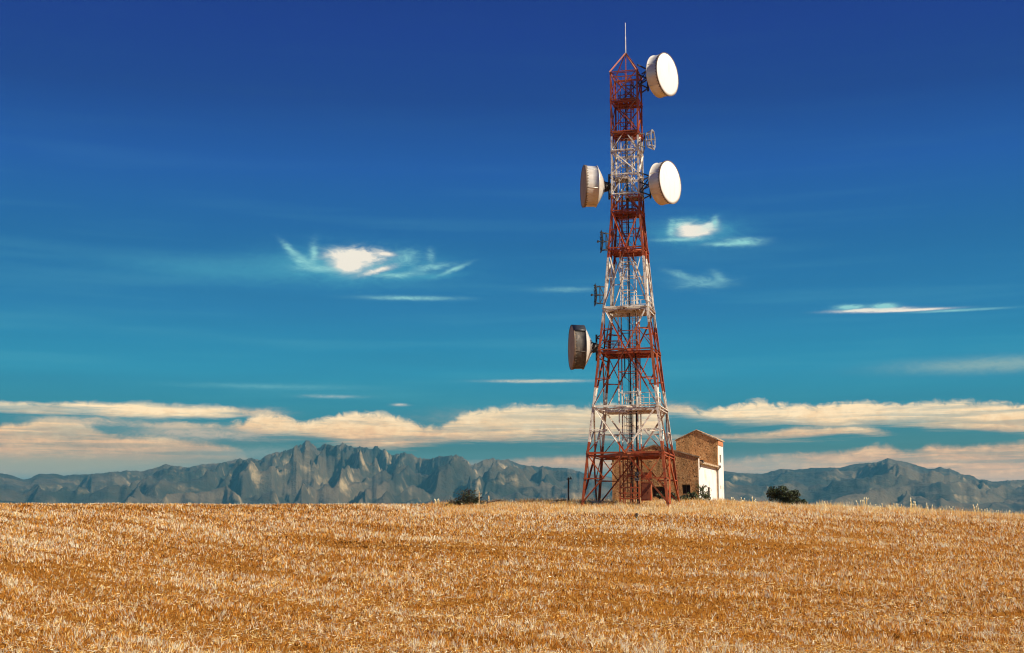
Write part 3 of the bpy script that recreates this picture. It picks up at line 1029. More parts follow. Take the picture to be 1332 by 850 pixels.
# roof pyramid and lightning rod
apex = CT + EZ * (unp(815.5, 70, CY).z)
mb = MB(); zt = LV[93][0]
for a, b_ in corners: mb.angle(cor(zt, a, b_), apex, .09, .014)
mb.bar(CT + EZ * (zt - .3), apex, .07)
mb.bar(cor(zt, -1, 0), cor(zt, 1, 0), .07)
mb.build('top_frame', tp, tower)
mb = MB(); tip = unp(814.5, 30, CY).z
mb.tube(apex - EZ * .3, Vector((CX, CY, apex.z + (tip - apex.z) * .55)), .045, 8)
mb.tube(Vector((CX, CY, apex.z + (tip - apex.z) * .55)), Vector((CX, CY, tip)), .028, 8)
mb.build('lightning_rod', galv, tower)

# equipment at the foot, inside the legs
mb = MB()
zb2 = Zb + .1
for zz2, yy2 in ((zb2 + .75, -.9), (zb2 + 1.15, -.9), (zb2 + .35, -.9)):
    mb.box(CT + EX * .0 + EY * yy2 + EZ * zz2, 1.5, .12, .09, EX, EY)
for xx2 in (-.72, -.35, .1, .4, .72):
    mb.box(CT + EX * xx2 + EY * -.9 + EZ * (zb2 + .7), .08, .1, 1.5, EX, EY)
for i in range(7):
    mb.box(CT + EX * (-.35 + .06 * i) + EY * (-.3 + i * .02) + EZ * (zb2 + 1.5 + .22 * i), .75, .3, .04, EX, EY)
mb.bar(CT + EX * -.7 + EY * -.7 + EZ * (zb2 + 1.2), CT + EX * .5 + EY * -.4 + EZ * (zb2 + 3.0), .07)
mb.bar(CT + EX * .7 + EY * -.7 + EZ * (zb2 + 1.2), CT + EX * -.4 + EY * -.4 + EZ * (zb2 + 3.0), .07)
mb.build('entry_steps', tp, tower)
mb = MB()
mb.box(CT + EX * 1.15 + EY * -.3 + EZ * (zb2 + .85), .75, .5, 1.3, EX, EY)
mb.box(CT + EX * 1.15 + EY * -.3 + EZ * (zb2 + 1.56), .85, .6, .06, EX, EY)
mb.box(CT + EX * 1.15 + EY * -.3 + EZ * (zb2 + 2.0), .8, .06, .55, EX, EY)
cab = mb.build('cabinet', tp, tower)
mb = MB(); mb.box(CT + EX * 1.15 + EY * -.56 + EZ * (zb2 + .85), .6, .02, 1.1, EX, EY)
mb.box(CT + EX * 1.36 + EY * -.585 + EZ * (zb2 + .85), .03, .03, .14, EX, EY)
mb.build('door', simple('cabinet_door', [(.17, .045, .02), (.26, .08, .035)], 3, .6), cab)
mb = MB(); mb.box(CT + EX * .55 + EY * -.95 + EZ * (zb2 + 1.75), .32, .04, .22, EX, EY)
mb.box(CT + EX * .55 + EY * -.93 + EZ * (zb2 + 2.15), .30, .04, .30, EX, EY)
mb.build('warning_plate', simple('plate_dark', [(.05, .06, .07), (.5, .5, .48)], 14, .5, stops=(.5, .56)), tower)

# ------------------------------------------------------------------ dishes
radome_m = simple('radome_fabric', [(.66, .63, .57), (.80, .79, .76), (.87, .86, .83)], 1.1, .6, stops=(.25, .5), stretch=(2.2, 2.2, .35))
m, nt, b = mat('drum_metal', .38)
p = pos(nt)
c = ramp(nt, noise(nt, 1.2, 5, .6, scaled(nt, p, (1, 1, 2.5))), [(.35, (.70, .64, .56)), (.6, (.82, .79, .73))])
nt.links.new(c, b.inputs['Base Color'])
b.inputs['Roughness'].default_value = .35; b.inputs['Metallic'].default_value = .25
drum_m = m
m, nt, b = mat('dark_drum', .5)  # dark grey drum with upright streaks
p = pos(nt)
c = ramp(nt, noise(nt, 1.6, 6, .7, scaled(nt, p, (2.5, 2.5, .4))), [(.35, (.055, .05, .045)), (.55, (.13, .12, .105)), (.7, (.28, .24, .2))])
nt.links.new(c, b.inputs['Base Color'])
dark_drum_m = m
rim_m = simple('rim_metal', [(.10, .07, .05), (.30, .22, .15)], 3, .5)
shaded_radome = simple('radome_in_shade', [(.42, .30, .17), (.55, .42, .26)], 1.2, .7)  # brown tone paints the shade on the left-facing covers


def dish(px, py, Yc, azn, Rr, drum, cone, label, face='new', ribs=False, dm=None, hubd=.35, group='drum shaped microwave dishes on the tower'):
    fc = unp(px, py, Yc)
    n = Vector((math.sin(R(azn)), -math.cos(R(azn)), 0))
    root = empty('microwave_dish', fc - n * (drum + cone + hubd))
    tag(root, label, 'dish', group)
    dm = dm or drum_m
    side = n.cross(EZ).normalized()
    # radome: shallow convex cover
    mb = MB()
    mb.lathe(fc, n, [(.10 * (1 - (k / 10) ** 2) - .0, Rr * .985 * k / 10) for k in range(0, 11)] + [(-.05, Rr * .985)], 64)
    mb.build('radome', radome_m if face == 'new' else shaded_radome, root, True)  # left-facing dishes take the cover with shade in its colour
    mb = MB()
    mb.lathe(fc, n, [(-.01, Rr * .97), (.02, Rr), (.02, Rr * 1.022), (-.07, Rr * 1.022), (-.07, Rr * .99)], 64)
    for k in range(44):
        t = 2 * math.pi * k / 44
        q = fc + (side * math.cos(t) + EZ * math.sin(t)) * Rr * 1.0 - n * .10
        mb.bar(q + n * .1, q - n * .07, .035)
    mb.build('rim', rim_m, root)
    mb = MB()
    mb.lathe(fc, n, [(-.05, Rr * .985), (-drum * .5, Rr * .975), (-drum, Rr * .965), (-drum, Rr * 1.0), (-drum - .05, Rr * 1.0), (-drum - .05, Rr * .95), (-drum * .3, Rr * .93), (-.06, Rr * .94)], 64)
    # lap joints of the shroud panels
    for k in range(6):
        t = 2 * math.pi * (k + .3) / 6
        q = fc + (side * math.cos(t) + EZ * math.sin(t)) * Rr * .982
        mb.bar(q - n * .08, q - n * (drum - .02), .05, .012, up=(q - fc).normalized())
    mb.build('drum', dm, root, True)
    if ribs:
        # dark strip along the top of the shroud
        mb = MB()
        pr = []
        for a_ in (.0, -drum - .03):
            pass
        vs = []; fs = []
        K = 14
        for k in range(K + 1):
            t = math.pi / 2 + (k / K - .5) * 1.75
            dirn = side * math.cos(t) + EZ * math.sin(t)
            for a_, rr_ in ((.03, 1.035), (-drum - .06, 1.025)):
                vs.append(fc + n * a_ + dirn * Rr * rr_)
                vs.append(fc + n * a_ + dirn * Rr * (rr_ - .03))
        for k in range(K):
            o_ = k * 4
            fs += [(o_, o_ + 2, o_ + 6, o_ + 4), (o_ + 1, o_ + 5, o_ + 7, o_ + 3), (o_, o_ + 4, o_ + 5, o_ + 1), (o_ + 2, o_ + 3, o_ + 7, o_ + 6)]
        fs += [(0, 1, 3, 2), (K * 4, K * 4 + 2, K * 4 + 3, K * 4 + 1)]
        mb.add(vs, fs); mb.build('top_strip', cable_m, root, True)
    # reflector back
    mb = MB()
    prof_ = [(-drum - cone * (1 - (1 - s_) ** 1.6 * 1.0) if False else -drum - .03 - cone * s_, Rr * (.95 - .70 * s_ ** 1.35)) for s_ in np.linspace(0, 1, 9)] + [(-drum - cone, .01)]
    mb.lathe(fc, n, prof_, 48)
    bs = mb.build('reflector_back', dm if not ribs else drum_m, root, True)
    mb = MB()
    for k in range(12):
        t = 2 * math.pi * k / 12
        dv = side * math.cos(t) + EZ * math.sin(t)
        mb.bar(fc - n * (drum + .02) + dv * Rr * .95, fc - n * (drum + cone + .06) + dv * Rr * .24, .05 if ribs else .03, .09 if ribs else .04)
    mb.build('rib', galv, bs)
    mb = MB()
    mb.lathe(fc, n, [(-drum - cone, .02), (-drum - cone, Rr * .27), (-drum - cone - hubd, Rr * .22), (-drum - cone - hubd, .02)], 20)
    mb.build('hub', dark_steel, root)
    # bracket to the tower: two pipes on a vertical mast with stand-offs to the nearest legs
    hub = fc - n * (drum + cone + hubd)
    mb = MB()
    mast = hub - n * .08
    mb.tube(mast - EZ * 1.0, mast + EZ * 1.0, .075, 10)
    sgn = 1 if n.x > 0 else -1
    for dz in (-.75, 0, .75):
        zc = hub.z + dz
        for bb in (-1, 1):
            tgt_ = cor(zc, sgn, bb)
            mb.bar(mast + EZ * dz, tgt_, .08)
    mb.bar(mast + EZ * .75, cor(hub.z - .75, sgn, -1), .06)
    mb.bar(hub + side * .3 + EZ * .1, hub - side * .3 + EZ * .1 - n * .1, .2, .3)
    mb.build('mounting_bracket', dark_steel, root)
    mb = MB()
    q0 = hub + EZ * .15; q1 = CT + EZ * (hub.z - .3) + EX * sgn * .4
    pts = [q0.lerp(q1, s_) + EZ * (-.8 * s_ * (1 - s_) * 2 + .25 * math.sin(s_ * 6)) for s_ in np.linspace(0, 1, 9)] + [q1 - EZ * 2.0]
    mb.path(pts, .045, 6)
    mb.build('feed_cable', cable_m, root)
    return root


RAD = 1.66
dish(868.3, 97, 96.6, 53.5, RAD, .90, .42, 'topmost white drum dish facing right, just under the lightning rod')
dish(871.9, 237.3, 96.6, 53.5, RAD * .985, .90, .42, 'white drum dish facing right on the white painted upper section, second from the top')
dish(759.0, 242.6, 97.9, -84.5, RAD * .97, .95, .62, 'white drum dish facing left on the upper tower, its round face seen edge on', 'old')  # brown cover, shade of the face put into its colour
dish(743.4, 452.2, 97.6, -84.0, RAD * 1.0, .86, .62, 'lowest dish, dark drum with black top strip, facing left halfway up the tower', 'old', True, dark_drum_m)  # face tone holds painted shade, like the other left-facing dish

# small grid antennas
def grid_antenna(px, py, Yc, azn, Hh, dep, label, mm, half=.75):
    fc = unp(px, py, Yc)
    n = Vector((math.sin(R(azn)), -math.cos(R(azn)), 0)); side = n.cross(EZ).normalized()
    root = empty('grid_antenna', fc - n * .7)
    tag(root, label, 'antenna', 'small open grid antennas on the tower')
    mb = MB()
    def P(a, v):       # a, v in -1..1 across / up
        rr = a * a * .6 + v * v
        return fc + side * (a * half) + EZ * (v * Hh) - n * (dep * (1 - rr))
    vs_ = np.linspace(-1, 1, 9)
    for a in np.linspace(-1, 1, 7):
        lim = math.sqrt(max(0, 1 - a * a * .55))
        pts = [P(a, v * lim) for v in vs_]
        for p0, p1 in zip(pts[:-1], pts[1:]): mb.bar(p0, p1, .045)
    for v in (-.98, -.5, 0, .5, .98):
        lim = 1 if abs(v) < .8 else .67
        pts = [P(a * lim, v) for a in np.linspace(-1, 1, 7)]
        for p0, p1 in zip(pts[:-1], pts[1:]): mb.bar(p0, p1, .045)
    mb.build('grid_reflector', mm, root)
    mb = MB()
    mb.tube(fc - n * dep, fc + n * .25, .035, 6)
    mb.box(fc + n * .25, .12, .30, .12, n, side)
    mb.build('feed_arm', mm, root)
    mb = MB()
    sgn = 1 if n.x > 0 else -1
    back = fc - n * (dep + .25)
    mb.bar(back - EZ * Hh * .9, back + EZ * Hh * .9, .07)
    for v in (-.8, 0, .8):
        tg = cor(fc.z + v * Hh, sgn, -1)
        mb.bar(back + EZ * v * Hh, tg, .07)
        mb.bar(back + EZ * v * Hh, P(.6, v), .05); mb.bar(back + EZ * v * Hh, P(-.6, v), .05)
    mb.bar(back + EZ * Hh * .8, cor(fc.z, sgn, -1), .05); mb.bar(back - EZ * Hh * .8, cor(fc.z, sgn, -1), .05)
    mb.build('mounting_frame', mm, root)


def ring_antenna(px, py, Yc, azn, Rr, label, mm):
    fc = unp(px, py, Yc); n = Vector((math.sin(R(azn)), -math.cos(R(azn)), 0)); side = n.cross(EZ).normalized()
    root = empty('grid_antenna', fc - n * .7)
    tag(root, label, 'antenna', 'small open grid antennas on the tower')
    mb = MB(); K = 8
    def Q(k, r_, d_): t = 2 * math.pi * (k + .5) / K; return fc + (side * math.cos(t) + EZ * math.sin(t)) * r_ - n * d_
    for k in range(K):
        mb.bar(Q(k, Rr, 0), Q(k + 1, Rr, 0), .08); mb.bar(Q(k, Rr * .72, .42), Q(k + 1, Rr * .72, .42), .07)
        mb.bar(Q(k, Rr, 0), Q(k, Rr * .72, .42), .07)
    mb.build('grid_reflector', mm, root)
    mb = MB(); mb.tube(fc - n * .62, fc + n * .12, .035, 6); mb.box(fc + n * .12, .08, .3, .1, n, side); mb.build('feed_arm', mm, root)
    mb = MB(); back = fc - n * .66
    mb.bar(back - EZ * .6, back + EZ * .6, .07)
    for v in (-.5, .5): mb.bar(back + EZ * v, cor(fc.z + v, 1, -1), .06); mb.bar(back + EZ * v, cor(fc.z + v, 1, 1), .06)
    mb.build('mounting_frame', dark_steel, root)


ring_antenna(849.5, 182, 96.6, 72, .76, 'small pale octagonal grid antenna facing right just below the topmost dish', galv)
grid_antenna(782, 314.5, 96.8, -86, .80, .12, 'small dark grid antenna facing left, level with the lower red band', dark_steel, .6)
grid_antenna(774, 384, 96.6, -86, .80, .12, 'small dark grid antenna facing left, just above the lowest dish', dark_steel, .6)

# ------------------------------------------------------------------ farm building
m, nt, b = mat('old_brown_brick', .9)
p = pos(nt)
v1 = nd(nt, 'ShaderNodeTexVoronoi'); v1.inputs['Scale'].default_value = 4.6
nt.links.new(scaled(nt, p, (1, 1, 1.6)), v1.inputs['Vector'])
vd = nd(nt, 'ShaderNodeTexVoronoi', feature='DISTANCE_TO_EDGE'); vd.inputs['Scale'].default_value = 4.6
nt.links.new(scaled(nt, p, (1, 1, 1.6)), vd.inputs['Vector'])
cell = noise(nt, 8.5, 6, .75, p)
c = ramp(nt, noise(nt, 2.6, 9, .8, scaled(nt, p, (1, 1, .6))), [(.38, (.14, .06, .02)), (.45, (.52, .23, .075)), (.52, (.80, .40, .14)), (.62, (.90, .60, .29))])
c = mixc(nt, .5, c, ramp(nt, cell, [(.41, (.14, .06, .022)), (.49, (.66, .33, .12)), (.58, (.90, .60, .30))]))
holes = ramp(nt, noise(nt, 5.5, 2, .4, p), [(.30, (1, 1, 1)), (.345, (0, 0, 0))])
c = mixc(nt, holes, c, (.05, .025, .012))
mort = ramp(nt, vd.outputs['Distance'], [(.02, (1, 1, 1)), (.09, (0, 0, 0))])
c = mixc(nt, math_(nt, 'MULTIPLY', mort, .14), c, (.24, .14, .08))
c = mixc(nt, ramp(nt, noise(nt, .7, 5, .65, scaled(nt, p, (1, 1, .35))), [(.45, (0, 0, 0)), (.62, (.7,) * 3)]), c, (.24, .155, .06))
nt.links.new(c, b.inputs['Base Color'])
bump(nt, b, noise(nt, 7, 6, .7, p), .6, .12)
brick = m
m, nt, b = mat('whitewash', .8)
p = pos(nt)
c = ramp(nt, noise(nt, 1.2, 7, .6, scaled(nt, p, (1, 1, .9))), [(.28, (.50, .44, .35)), (.38, (.72, .68, .60)), (.46, (.82, .80, .75)), (.6, (.86, .85, .82))])
nt.links.new(c, b.inputs['Base Color'])
white_w = m
tile = simple('roof_tiles', [(.22, .12, .07), (.50, .34, .20), (.62, .48, .32)], 3.2, .85, bmp=.5)
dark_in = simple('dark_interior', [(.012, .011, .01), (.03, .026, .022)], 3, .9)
trim_m = simple('eaves_mortar', [(.22, .16, .10), (.60, .48, .33)], 2.5, .85)
frame_m = simple('old_frame', [(.06, .05, .035), (.13, .11, .07)], 4, .8)

BY = R(19)
D = Vector((math.sin(BY), math.cos(BY), 0)); E = Vector((math.cos(BY), -math.sin(BY), 0))   # E: to the right along the gable
P0 = unp(909.5, 651, 112.0)          # right front corner
Wg = None
# gable width so that the left corner lands at x=797
for i in range(3000):
    q = Vector((P0.x, P0.y, 0)) - E * (i * .005)
    if 666 + 1720 * q.x / q.y <= 797: Wg = i * .005; break
zB = gzf(P0.x, P0.y) - .3
O = Vector((P0.x, P0.y, 0))          # origin: right front corner, wall = O - E*s + D*t
zE = unp(909.5, 602, 112).z          # eaves
def pk(px, py, q): return unp(px, py, q.y).z
zP = pk(852, 580, O - E * Wg * .5)
zE2 = pk(909.5, 595, O)              # gable corner (parapet)
L1 = 9.2; L2 = 3.0
house = empty('farm_building', (O.x, O.y, zB))
tag(house, 'old brown masonry farm building with whitewashed right side behind the tower', 'building')


def wall_poly(mb, pts, n, th):
    """pts: list of Vector polygon; extruded along -n by th"""
    k = len(pts)
    vs = list(pts) + [q - n * th for q in pts]
    mb.add(vs, [tuple(range(k)), tuple(range(k, 2 * k))[::-1]] + [(i, (i + 1) % k, k + (i + 1) % k, k + i) for i in range(k)])


def W(s, t, z): return O - E * s + D * t + EZ * z
# lower gable wall built round its two openings: boxes between the openings + polygon above
g = MB(); nF = -D
def wl(px, t=0):      # position along the gable (s) for a photo column
    best = min(((abs(666 + 1720 * (O - E * (i * .02)).x / (O - E * (i * .02)).y - px), i * .02) for i in range(0, 500)))
    return best[1]
def zph(py, q): return unp(800, py, q.y).z
ops = []
for (xa, xb, ya, yb) in ((849, 866, 633, 646.5), (888, 899, 630.5, 642.5)):
    s1, s0 = wl(xa), wl(xb)
    q = O - E * ((s0 + s1) / 2)
    ops.append((s0, s1, zph(yb, q), zph(ya, q)))
zo_top = max(o_[3] for o_ in ops); zo_bot = min(o_[2] for o_ in ops)
TH_ = .4
wall_poly(g, [W(0, 0, zo_top), W(Wg, 0, zo_top), W(Wg, 0, zE2), W(Wg / 2, 0, zP), W(0, 0, zE2)], nF, TH_)
wall_poly(g, [W(0, 0, zB), W(Wg, 0, zB), W(Wg, 0, zo_bot), W(0, 0, zo_bot)], nF, TH_)
ss = [0] + [v for o_ in sorted(ops) for v in (o_[0], o_[1])] + [Wg]
for i in range(0, len(ss), 2):
    wall_poly(g, [W(ss[i], 0, zo_bot), W(ss[i + 1], 0, zo_bot), W(ss[i + 1], 0, zo_top), W(ss[i], 0, zo_top)], nF, TH_)
for (s0, s1, za, zb) in ops:
    if zb < zo_top - .01: wall_poly(g, [W(s0, 0, zb), W(s1, 0, zb), W(s1, 0, zo_top), W(s0, 0, zo_top)], nF, TH_)
    if za > zo_bot + .01: wall_poly(g, [W(s0, 0, zo_bot), W(s1, 0, zo_bot), W(s1, 0, za), W(s0, 0, za)], nF, TH_)
gw = g.build('gable_wall', brick, house)
for (s0, s1, za, zb) in ops:
    f = MB()
    for (a, c_, d_, e_) in ((s0, s0 + .07, za, zb), (s1 - .07, s1, za, zb), (s0 + .07, s1 - .07, zb - .07, zb), (s0 + .07, s1 - .07, za, za + .07), ((s0 + s1) / 2 - .03, (s0 + s1) / 2 + .03, za + .07, zb - .07)):
        wall_poly(f, [W(a, .2, d_), W(c_, .2, d_), W(c_, .2, e_), W(a, .2, e_)], nF, .06)
    wn = f.build('window', frame_m, house)
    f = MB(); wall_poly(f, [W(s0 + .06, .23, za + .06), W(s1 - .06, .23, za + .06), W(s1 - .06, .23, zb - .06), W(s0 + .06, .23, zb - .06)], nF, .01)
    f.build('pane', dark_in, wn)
# pilaster strip, white, on the corner return of the gable
f = MB(); wall_poly(f, [W(-.003, .02, zB), W(-.003, .42, zB), W(-.003, .42, zE2 - .05), W(-.003, .02, zE2 - .05)], E, .1)
f.build('corner_pilaster', white_w, house)
# whitewashed side wall with three narrow openings
side = MB(); nS = E
inset = .10
def WS(t, z, o_=0.0): return O - E * (inset - o_) + D * t + EZ * z
t0s, t1s = .42, L1
def tl(px):
    return min(((abs(666 + 1720 * (O + D * (i * .02)).x / (O + D * (i * .02)).y - px), i * .02) for i in range(0, 700)))[1]
so_ = []
for xa, xb, ya, yb in ((911.5, 914, 632, 645), (916.0, 918.6, 634, 645.5), (923.2, 926.3, 635, 646)):
    a, c_ = tl(xa), tl(xb); q = O + D * ((a + c_) / 2)
    so_.append((a, c_, zph(yb, q), zph(ya, q)))
zt_, zl_ = max(o_[3] for o_ in so_), min(o_[2] for o_ in so_)
wall_poly(side, [WS(t0s, zt_), WS(t1s, zt_), WS(t1s, zE), WS(t0s, zE)], nS, .3)
wall_poly(side, [WS(t0s, zB), WS(t1s, zB), WS(t1s, zl_), WS(t0s, zl_)], nS, .3)
ss = [t0s] + [v for o_ in so_ for v in o_[:2]] + [t1s]
for i in range(0, len(ss), 2):
    wall_poly(side, [WS(ss[i], zl_), WS(ss[i + 1], zl_), WS(ss[i + 1], zt_), WS(ss[i], zt_)], nS, .3)
side.build('side_wall', white_w, house)
for (a, c_, za, zb) in so_:
    f = MB()
    wall_poly(f, [WS(a, zl_, -.08), WS(a + .07, zl_, -.08), WS(a + .07, zt_, -.08), WS(a, zt_, -.08)], nS, .06)
    wall_poly(f, [WS(c_ - .07, zl_, -.08), WS(c_, zl_, -.08), WS(c_, zt_, -.08), WS(c_ - .07, zt_, -.08)], nS, .06)
    wall_poly(f, [WS(a + .07, zt_ - .08, -.08), WS(c_ - .07, zt_ - .08, -.08), WS(c_ - .07, zt_, -.08), WS(a + .07, zt_, -.08)], nS, .06)
    wn = f.build('window', frame_m, house)
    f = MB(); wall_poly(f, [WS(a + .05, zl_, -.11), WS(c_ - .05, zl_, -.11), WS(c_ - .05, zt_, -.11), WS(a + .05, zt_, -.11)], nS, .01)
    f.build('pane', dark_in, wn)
# left side and rear walls
f = MB()
wall_poly(f, [W(Wg - .003, .4, zB), W(Wg - .003, L1, zB), W(Wg - .003, L1, zE), W(Wg - .003, .4, zE)], -E, .3)
wall_poly(f, [W(.5, L1 - .3, zB), W(Wg - .4, L1 - .3, zB), W(Wg - .4, L1 - .3, zE), W(Wg / 2, L1 - .3, zP - .1), W(.5, L1 - .3, zE)], nF, .25)
f.build('rear_wall', brick, house)
# lower roof: two slopes with tile ridges; corrugated profile
def slope(mb, sE, sP, zEa, zPa, t0, t1, ov=.22, thick=.10, pitch=.22):
    d_ = 1 if sE < sP else -1
    sl_ = (zPa - zEa) / abs(sP - sE)
    sE2 = sE - d_ * ov; zE_ = zEa - ov * sl_
    n_ = max(4, int((t1 - t0) / pitch))
    top = []; 
    for i in range(n_ * 2 + 1):
        t = t0 + (t1 - t0) * i / (n_ * 2); b2 = .035 if i % 2 else 0
        top.append((t, b2))
    vs = []
    for t, b2 in top:
        vs += [W(sE2, t, zE_ + thick + b2), W(sP, t, zPa + thick + b2), W(sE2, t, zE_), W(sP, t, zPa)]
    fs = []
    for i in range(len(top) - 1):
        o_ = i * 4
        fs += [(o_, o_ + 4, o_ + 5, o_ + 1), (o_ + 2, o_ + 3, o_ + 7, o_ + 6), (o_, o_ + 2, o_ + 6, o_ + 4), (o_ + 1, o_ + 5, o_ + 7, o_ + 3)]
    fs += [(0, 1, 3, 2)]; e_ = (len(top) - 1) * 4; fs += [(e_, e_ + 2, e_ + 3, e_ + 1)]
    mb.add(vs, fs)
rf = MB()
slope(rf, 0, Wg / 2, zE + .02, zP - .32, .42, L1 - .02)
slope(rf, Wg, Wg / 2, zE + .02, zP - .32, .42, L1 - .02)
roof1 = rf.build('roof', tile, house)
f = MB()     # coping along the gable rakes
f.bar(W(-.12, .2, zE2 + .02), W(Wg / 2, .2, zP + .06), .52, .10, up=EZ)
f.bar(W(Wg + .12, .2, zE2 + .02), W(Wg / 2, .2, zP + .06), .52, .10, up=EZ)
f.build('coping', trim_m, roof1)
f = MB(); f.bar(W(-.16, .45, zE + .0), W(-.16, L1 - .05, zE + .0), .14, .10); f.build('gutter', trim_m, roof1)

# taller block
s_r = 0.0
Ot = O + D * L1
wt = None
for i in range(3000):
    q = Ot - E * (i * .005)
    if 666 + 1720 * q.x / q.y <= 881.5: wt = i * .005; break
zTe = unp(934, 572, Ot.y).z; zTl = unp(881, 572, (Ot - E * wt).y).z; zTe = min(zTe, zTl) if False else zTe
q = Ot - E * wt * .5; zTp = unp(906, 560.5, q.y).z
f = MB()
wall_poly(f, [W(0, L1, zB), W(wt, L1, zB), W(wt, L1, zTe), W(wt / 2, L1, zTp), W(0, L1, zTe)], nF, .35)
tg_ = f.build('upper_gable_wall', brick, house)
f = MB()
zw0, zw1 = unp(938.4, 602, Ot.y + 1.2).z, unp(938.4, 592, Ot.y + 1.2).z
ta, tb = L1 + 1.05, L1 + 1.85
t0s, t1s = L1 + .35, L1 + L2
def WT(t, z, o_=0.0): return O + E * (.02 + o_) + D * t + EZ * z
f2 = MB()
wall_poly(f2, [WT(L1 - .02, zB), WT(L1 + .5, zB), WT(L1 + .5, zTe - .1), WT(L1 - .02, zTe - .1)], E, .015) if False else None
wall_poly(f, [WT(t0s, zw1), WT(t1s, zw1), WT(t1s, zTe), WT(t0s, zTe)], E, .3)
wall_poly(f, [WT(t0s, zB), WT(t1s, zB), WT(t1s, zw0), WT(t0s, zw0)], E, .3)
wall_poly(f, [WT(t0s, zw0), WT(ta, zw0), WT(ta, zw1), WT(t0s, zw1)], E, .3)
wall_poly(f, [WT(tb, zw0), WT(t1s, zw0), WT(t1s, zw1), WT(tb, zw1)], E, .3)
f.build('upper_side_wall', white_w, house)
f = MB()
wall_poly(f, [WT(ta, zw0, -.08), WT(ta + .08, zw0, -.08), WT(ta + .08, zw1, -.08), WT(ta, zw1, -.08)], E, .06)
wall_poly(f, [WT(tb - .08, zw0, -.08), WT(tb, zw0, -.08), WT(tb, zw1, -.08), WT(tb - .08, zw1, -.08)], E, .06)
wall_poly(f, [WT(ta, (zw0 + zw1) / 2 - .04, -.08), WT(tb, (zw0 + zw1) / 2 - .04, -.08), WT(tb, (zw0 + zw1) / 2 + .04, -.08), WT(ta, (zw0 + zw1) / 2 + .04, -.08)], E, .05)
wn = f.build('window', frame_m, house)
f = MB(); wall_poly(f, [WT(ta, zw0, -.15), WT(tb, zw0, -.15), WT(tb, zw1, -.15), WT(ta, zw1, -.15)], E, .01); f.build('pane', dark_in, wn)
f = MB()
wall_poly(f, [W(wt - .003, L1 + .35, zB), W(wt - .003, L1 + L2, zB), W(wt - .003, L1 + L2, zTe), W(wt - .003, L1 + .35, zTe)], -E, .3)
wall_poly(f, [W(.3, L1 + L2 - .3, zB), W(wt - .3, L1 + L2 - .3, zB), W(wt - .3, L1 + L2 - .3, zTe), W(wt / 2, L1 + L2 - .3, zTp - .05), W(.3, L1 + L2 - .3, zTe)], nF, .25)
f.build('upper_rear_wall', brick, house)
rf = MB()
slope(rf, 0, wt / 2, zTe + .03, zTp + .03, L1 - .08, L1 + L2 + .1, .16, .06)
slope(rf, wt, wt / 2, zTe + .03, zTp + .03, L1 - .08, L1 + L2 + .1, .12, .06)
rt = rf.build('upper_roof', tile, house)
f = MB(); f.box(WT(L1 + L2 / 2, zTe - .28, .03), .05, L2 - .4, .42, E, D); f.build('cornice', simple('cornice_brick', [(.45, .16, .07), (.62, .28, .13)], 4, .8), rt)
# downpipe and bracket
f = MB()
q = O + D * (L1 - .25) + E * .05
f.tube(Vector((q.x, q.y, zB)), Vector((q.x, q.y, zE - .3)), .06, 8)
f.tube(Vector((q.x, q.y, zE - .3)), q + E * .2 + EZ * zE, .06, 8)
f.box(q + EZ * (zE + .05) + E * .12, .35, .3, .22, E, D)
f.build('downpipe', simple('pipe_grey', [(.16, .15, .14), (.28, .26, .23)], 3, .6), house)
f = MB()
q = WS(.7, zE + .12, .25)
f.box(q, .3, .3, .25, E, D); f.bar(q, q - EZ * .7 - E * .2, .06); f.build('gutter_head', dark_steel, house)
f = MB(); q = WT(L1 + 1.3, zB + 2.1, .01); f.box(q, .03, .3, .3, E, D); f.build('meter_box', simple('box_grey', [(.3, .29, .27), (.4, .38, .35)], 3), house)

# ------------------------------------------------------------------ plants
def leaf_mat(name, a, c_):
    m, nt, b = mat(name, .6)
    oi = nd(nt, 'ShaderNodeAttribute', attribute_name='tint')
    nt.links.new(ramp(nt, oi.outputs['Fac'], [(0, a), (1, c_)]), b.inputs['Base Color'])
    return m
leaf_dark = leaf_mat('dark_leaves', (.012, .022, .008), (.06, .085, .025))
leaf_mid = leaf_mat('mid_leaves', (.02, .045, .012), (.10, .15, .04))
leaf_dry = leaf_mat('dry_leaves', (.03, .02, .01), (.14, .09, .04))
twig_m = simple('twig_bark', [(.03, .02, .014), (.09, .06, .04)], 5, .9)


def leaves(name, pts, size, mm, parent, seed=0):
    r = np.random.default_rng(seed); n = len(pts); pts = np.asarray(pts)
    a = r.normal(0, 1, (n, 3)); a /= np.linalg.norm(a, axis=1)[:, None]
    c_ = np.cross(a, r.normal(0, 1, (n, 3))); c_ /= np.linalg.norm(c_, axis=1)[:, None]
    sz = size * r.uniform(.6, 1.4, n)[:, None]
    V = np.stack([pts - a * sz, pts + c_ * sz * .55, pts + a * sz, pts - c_ * sz * .55], 1).reshape(-1, 3)
    o = npmesh(name, V, np.arange(4 * n).reshape(n, 4), mm, False, {'tint': np.repeat(r.random(n), 4)})
    o.parent = parent; o.matrix_parent_inverse = Matrix.Translation(-Vector(parent.location))
    return o


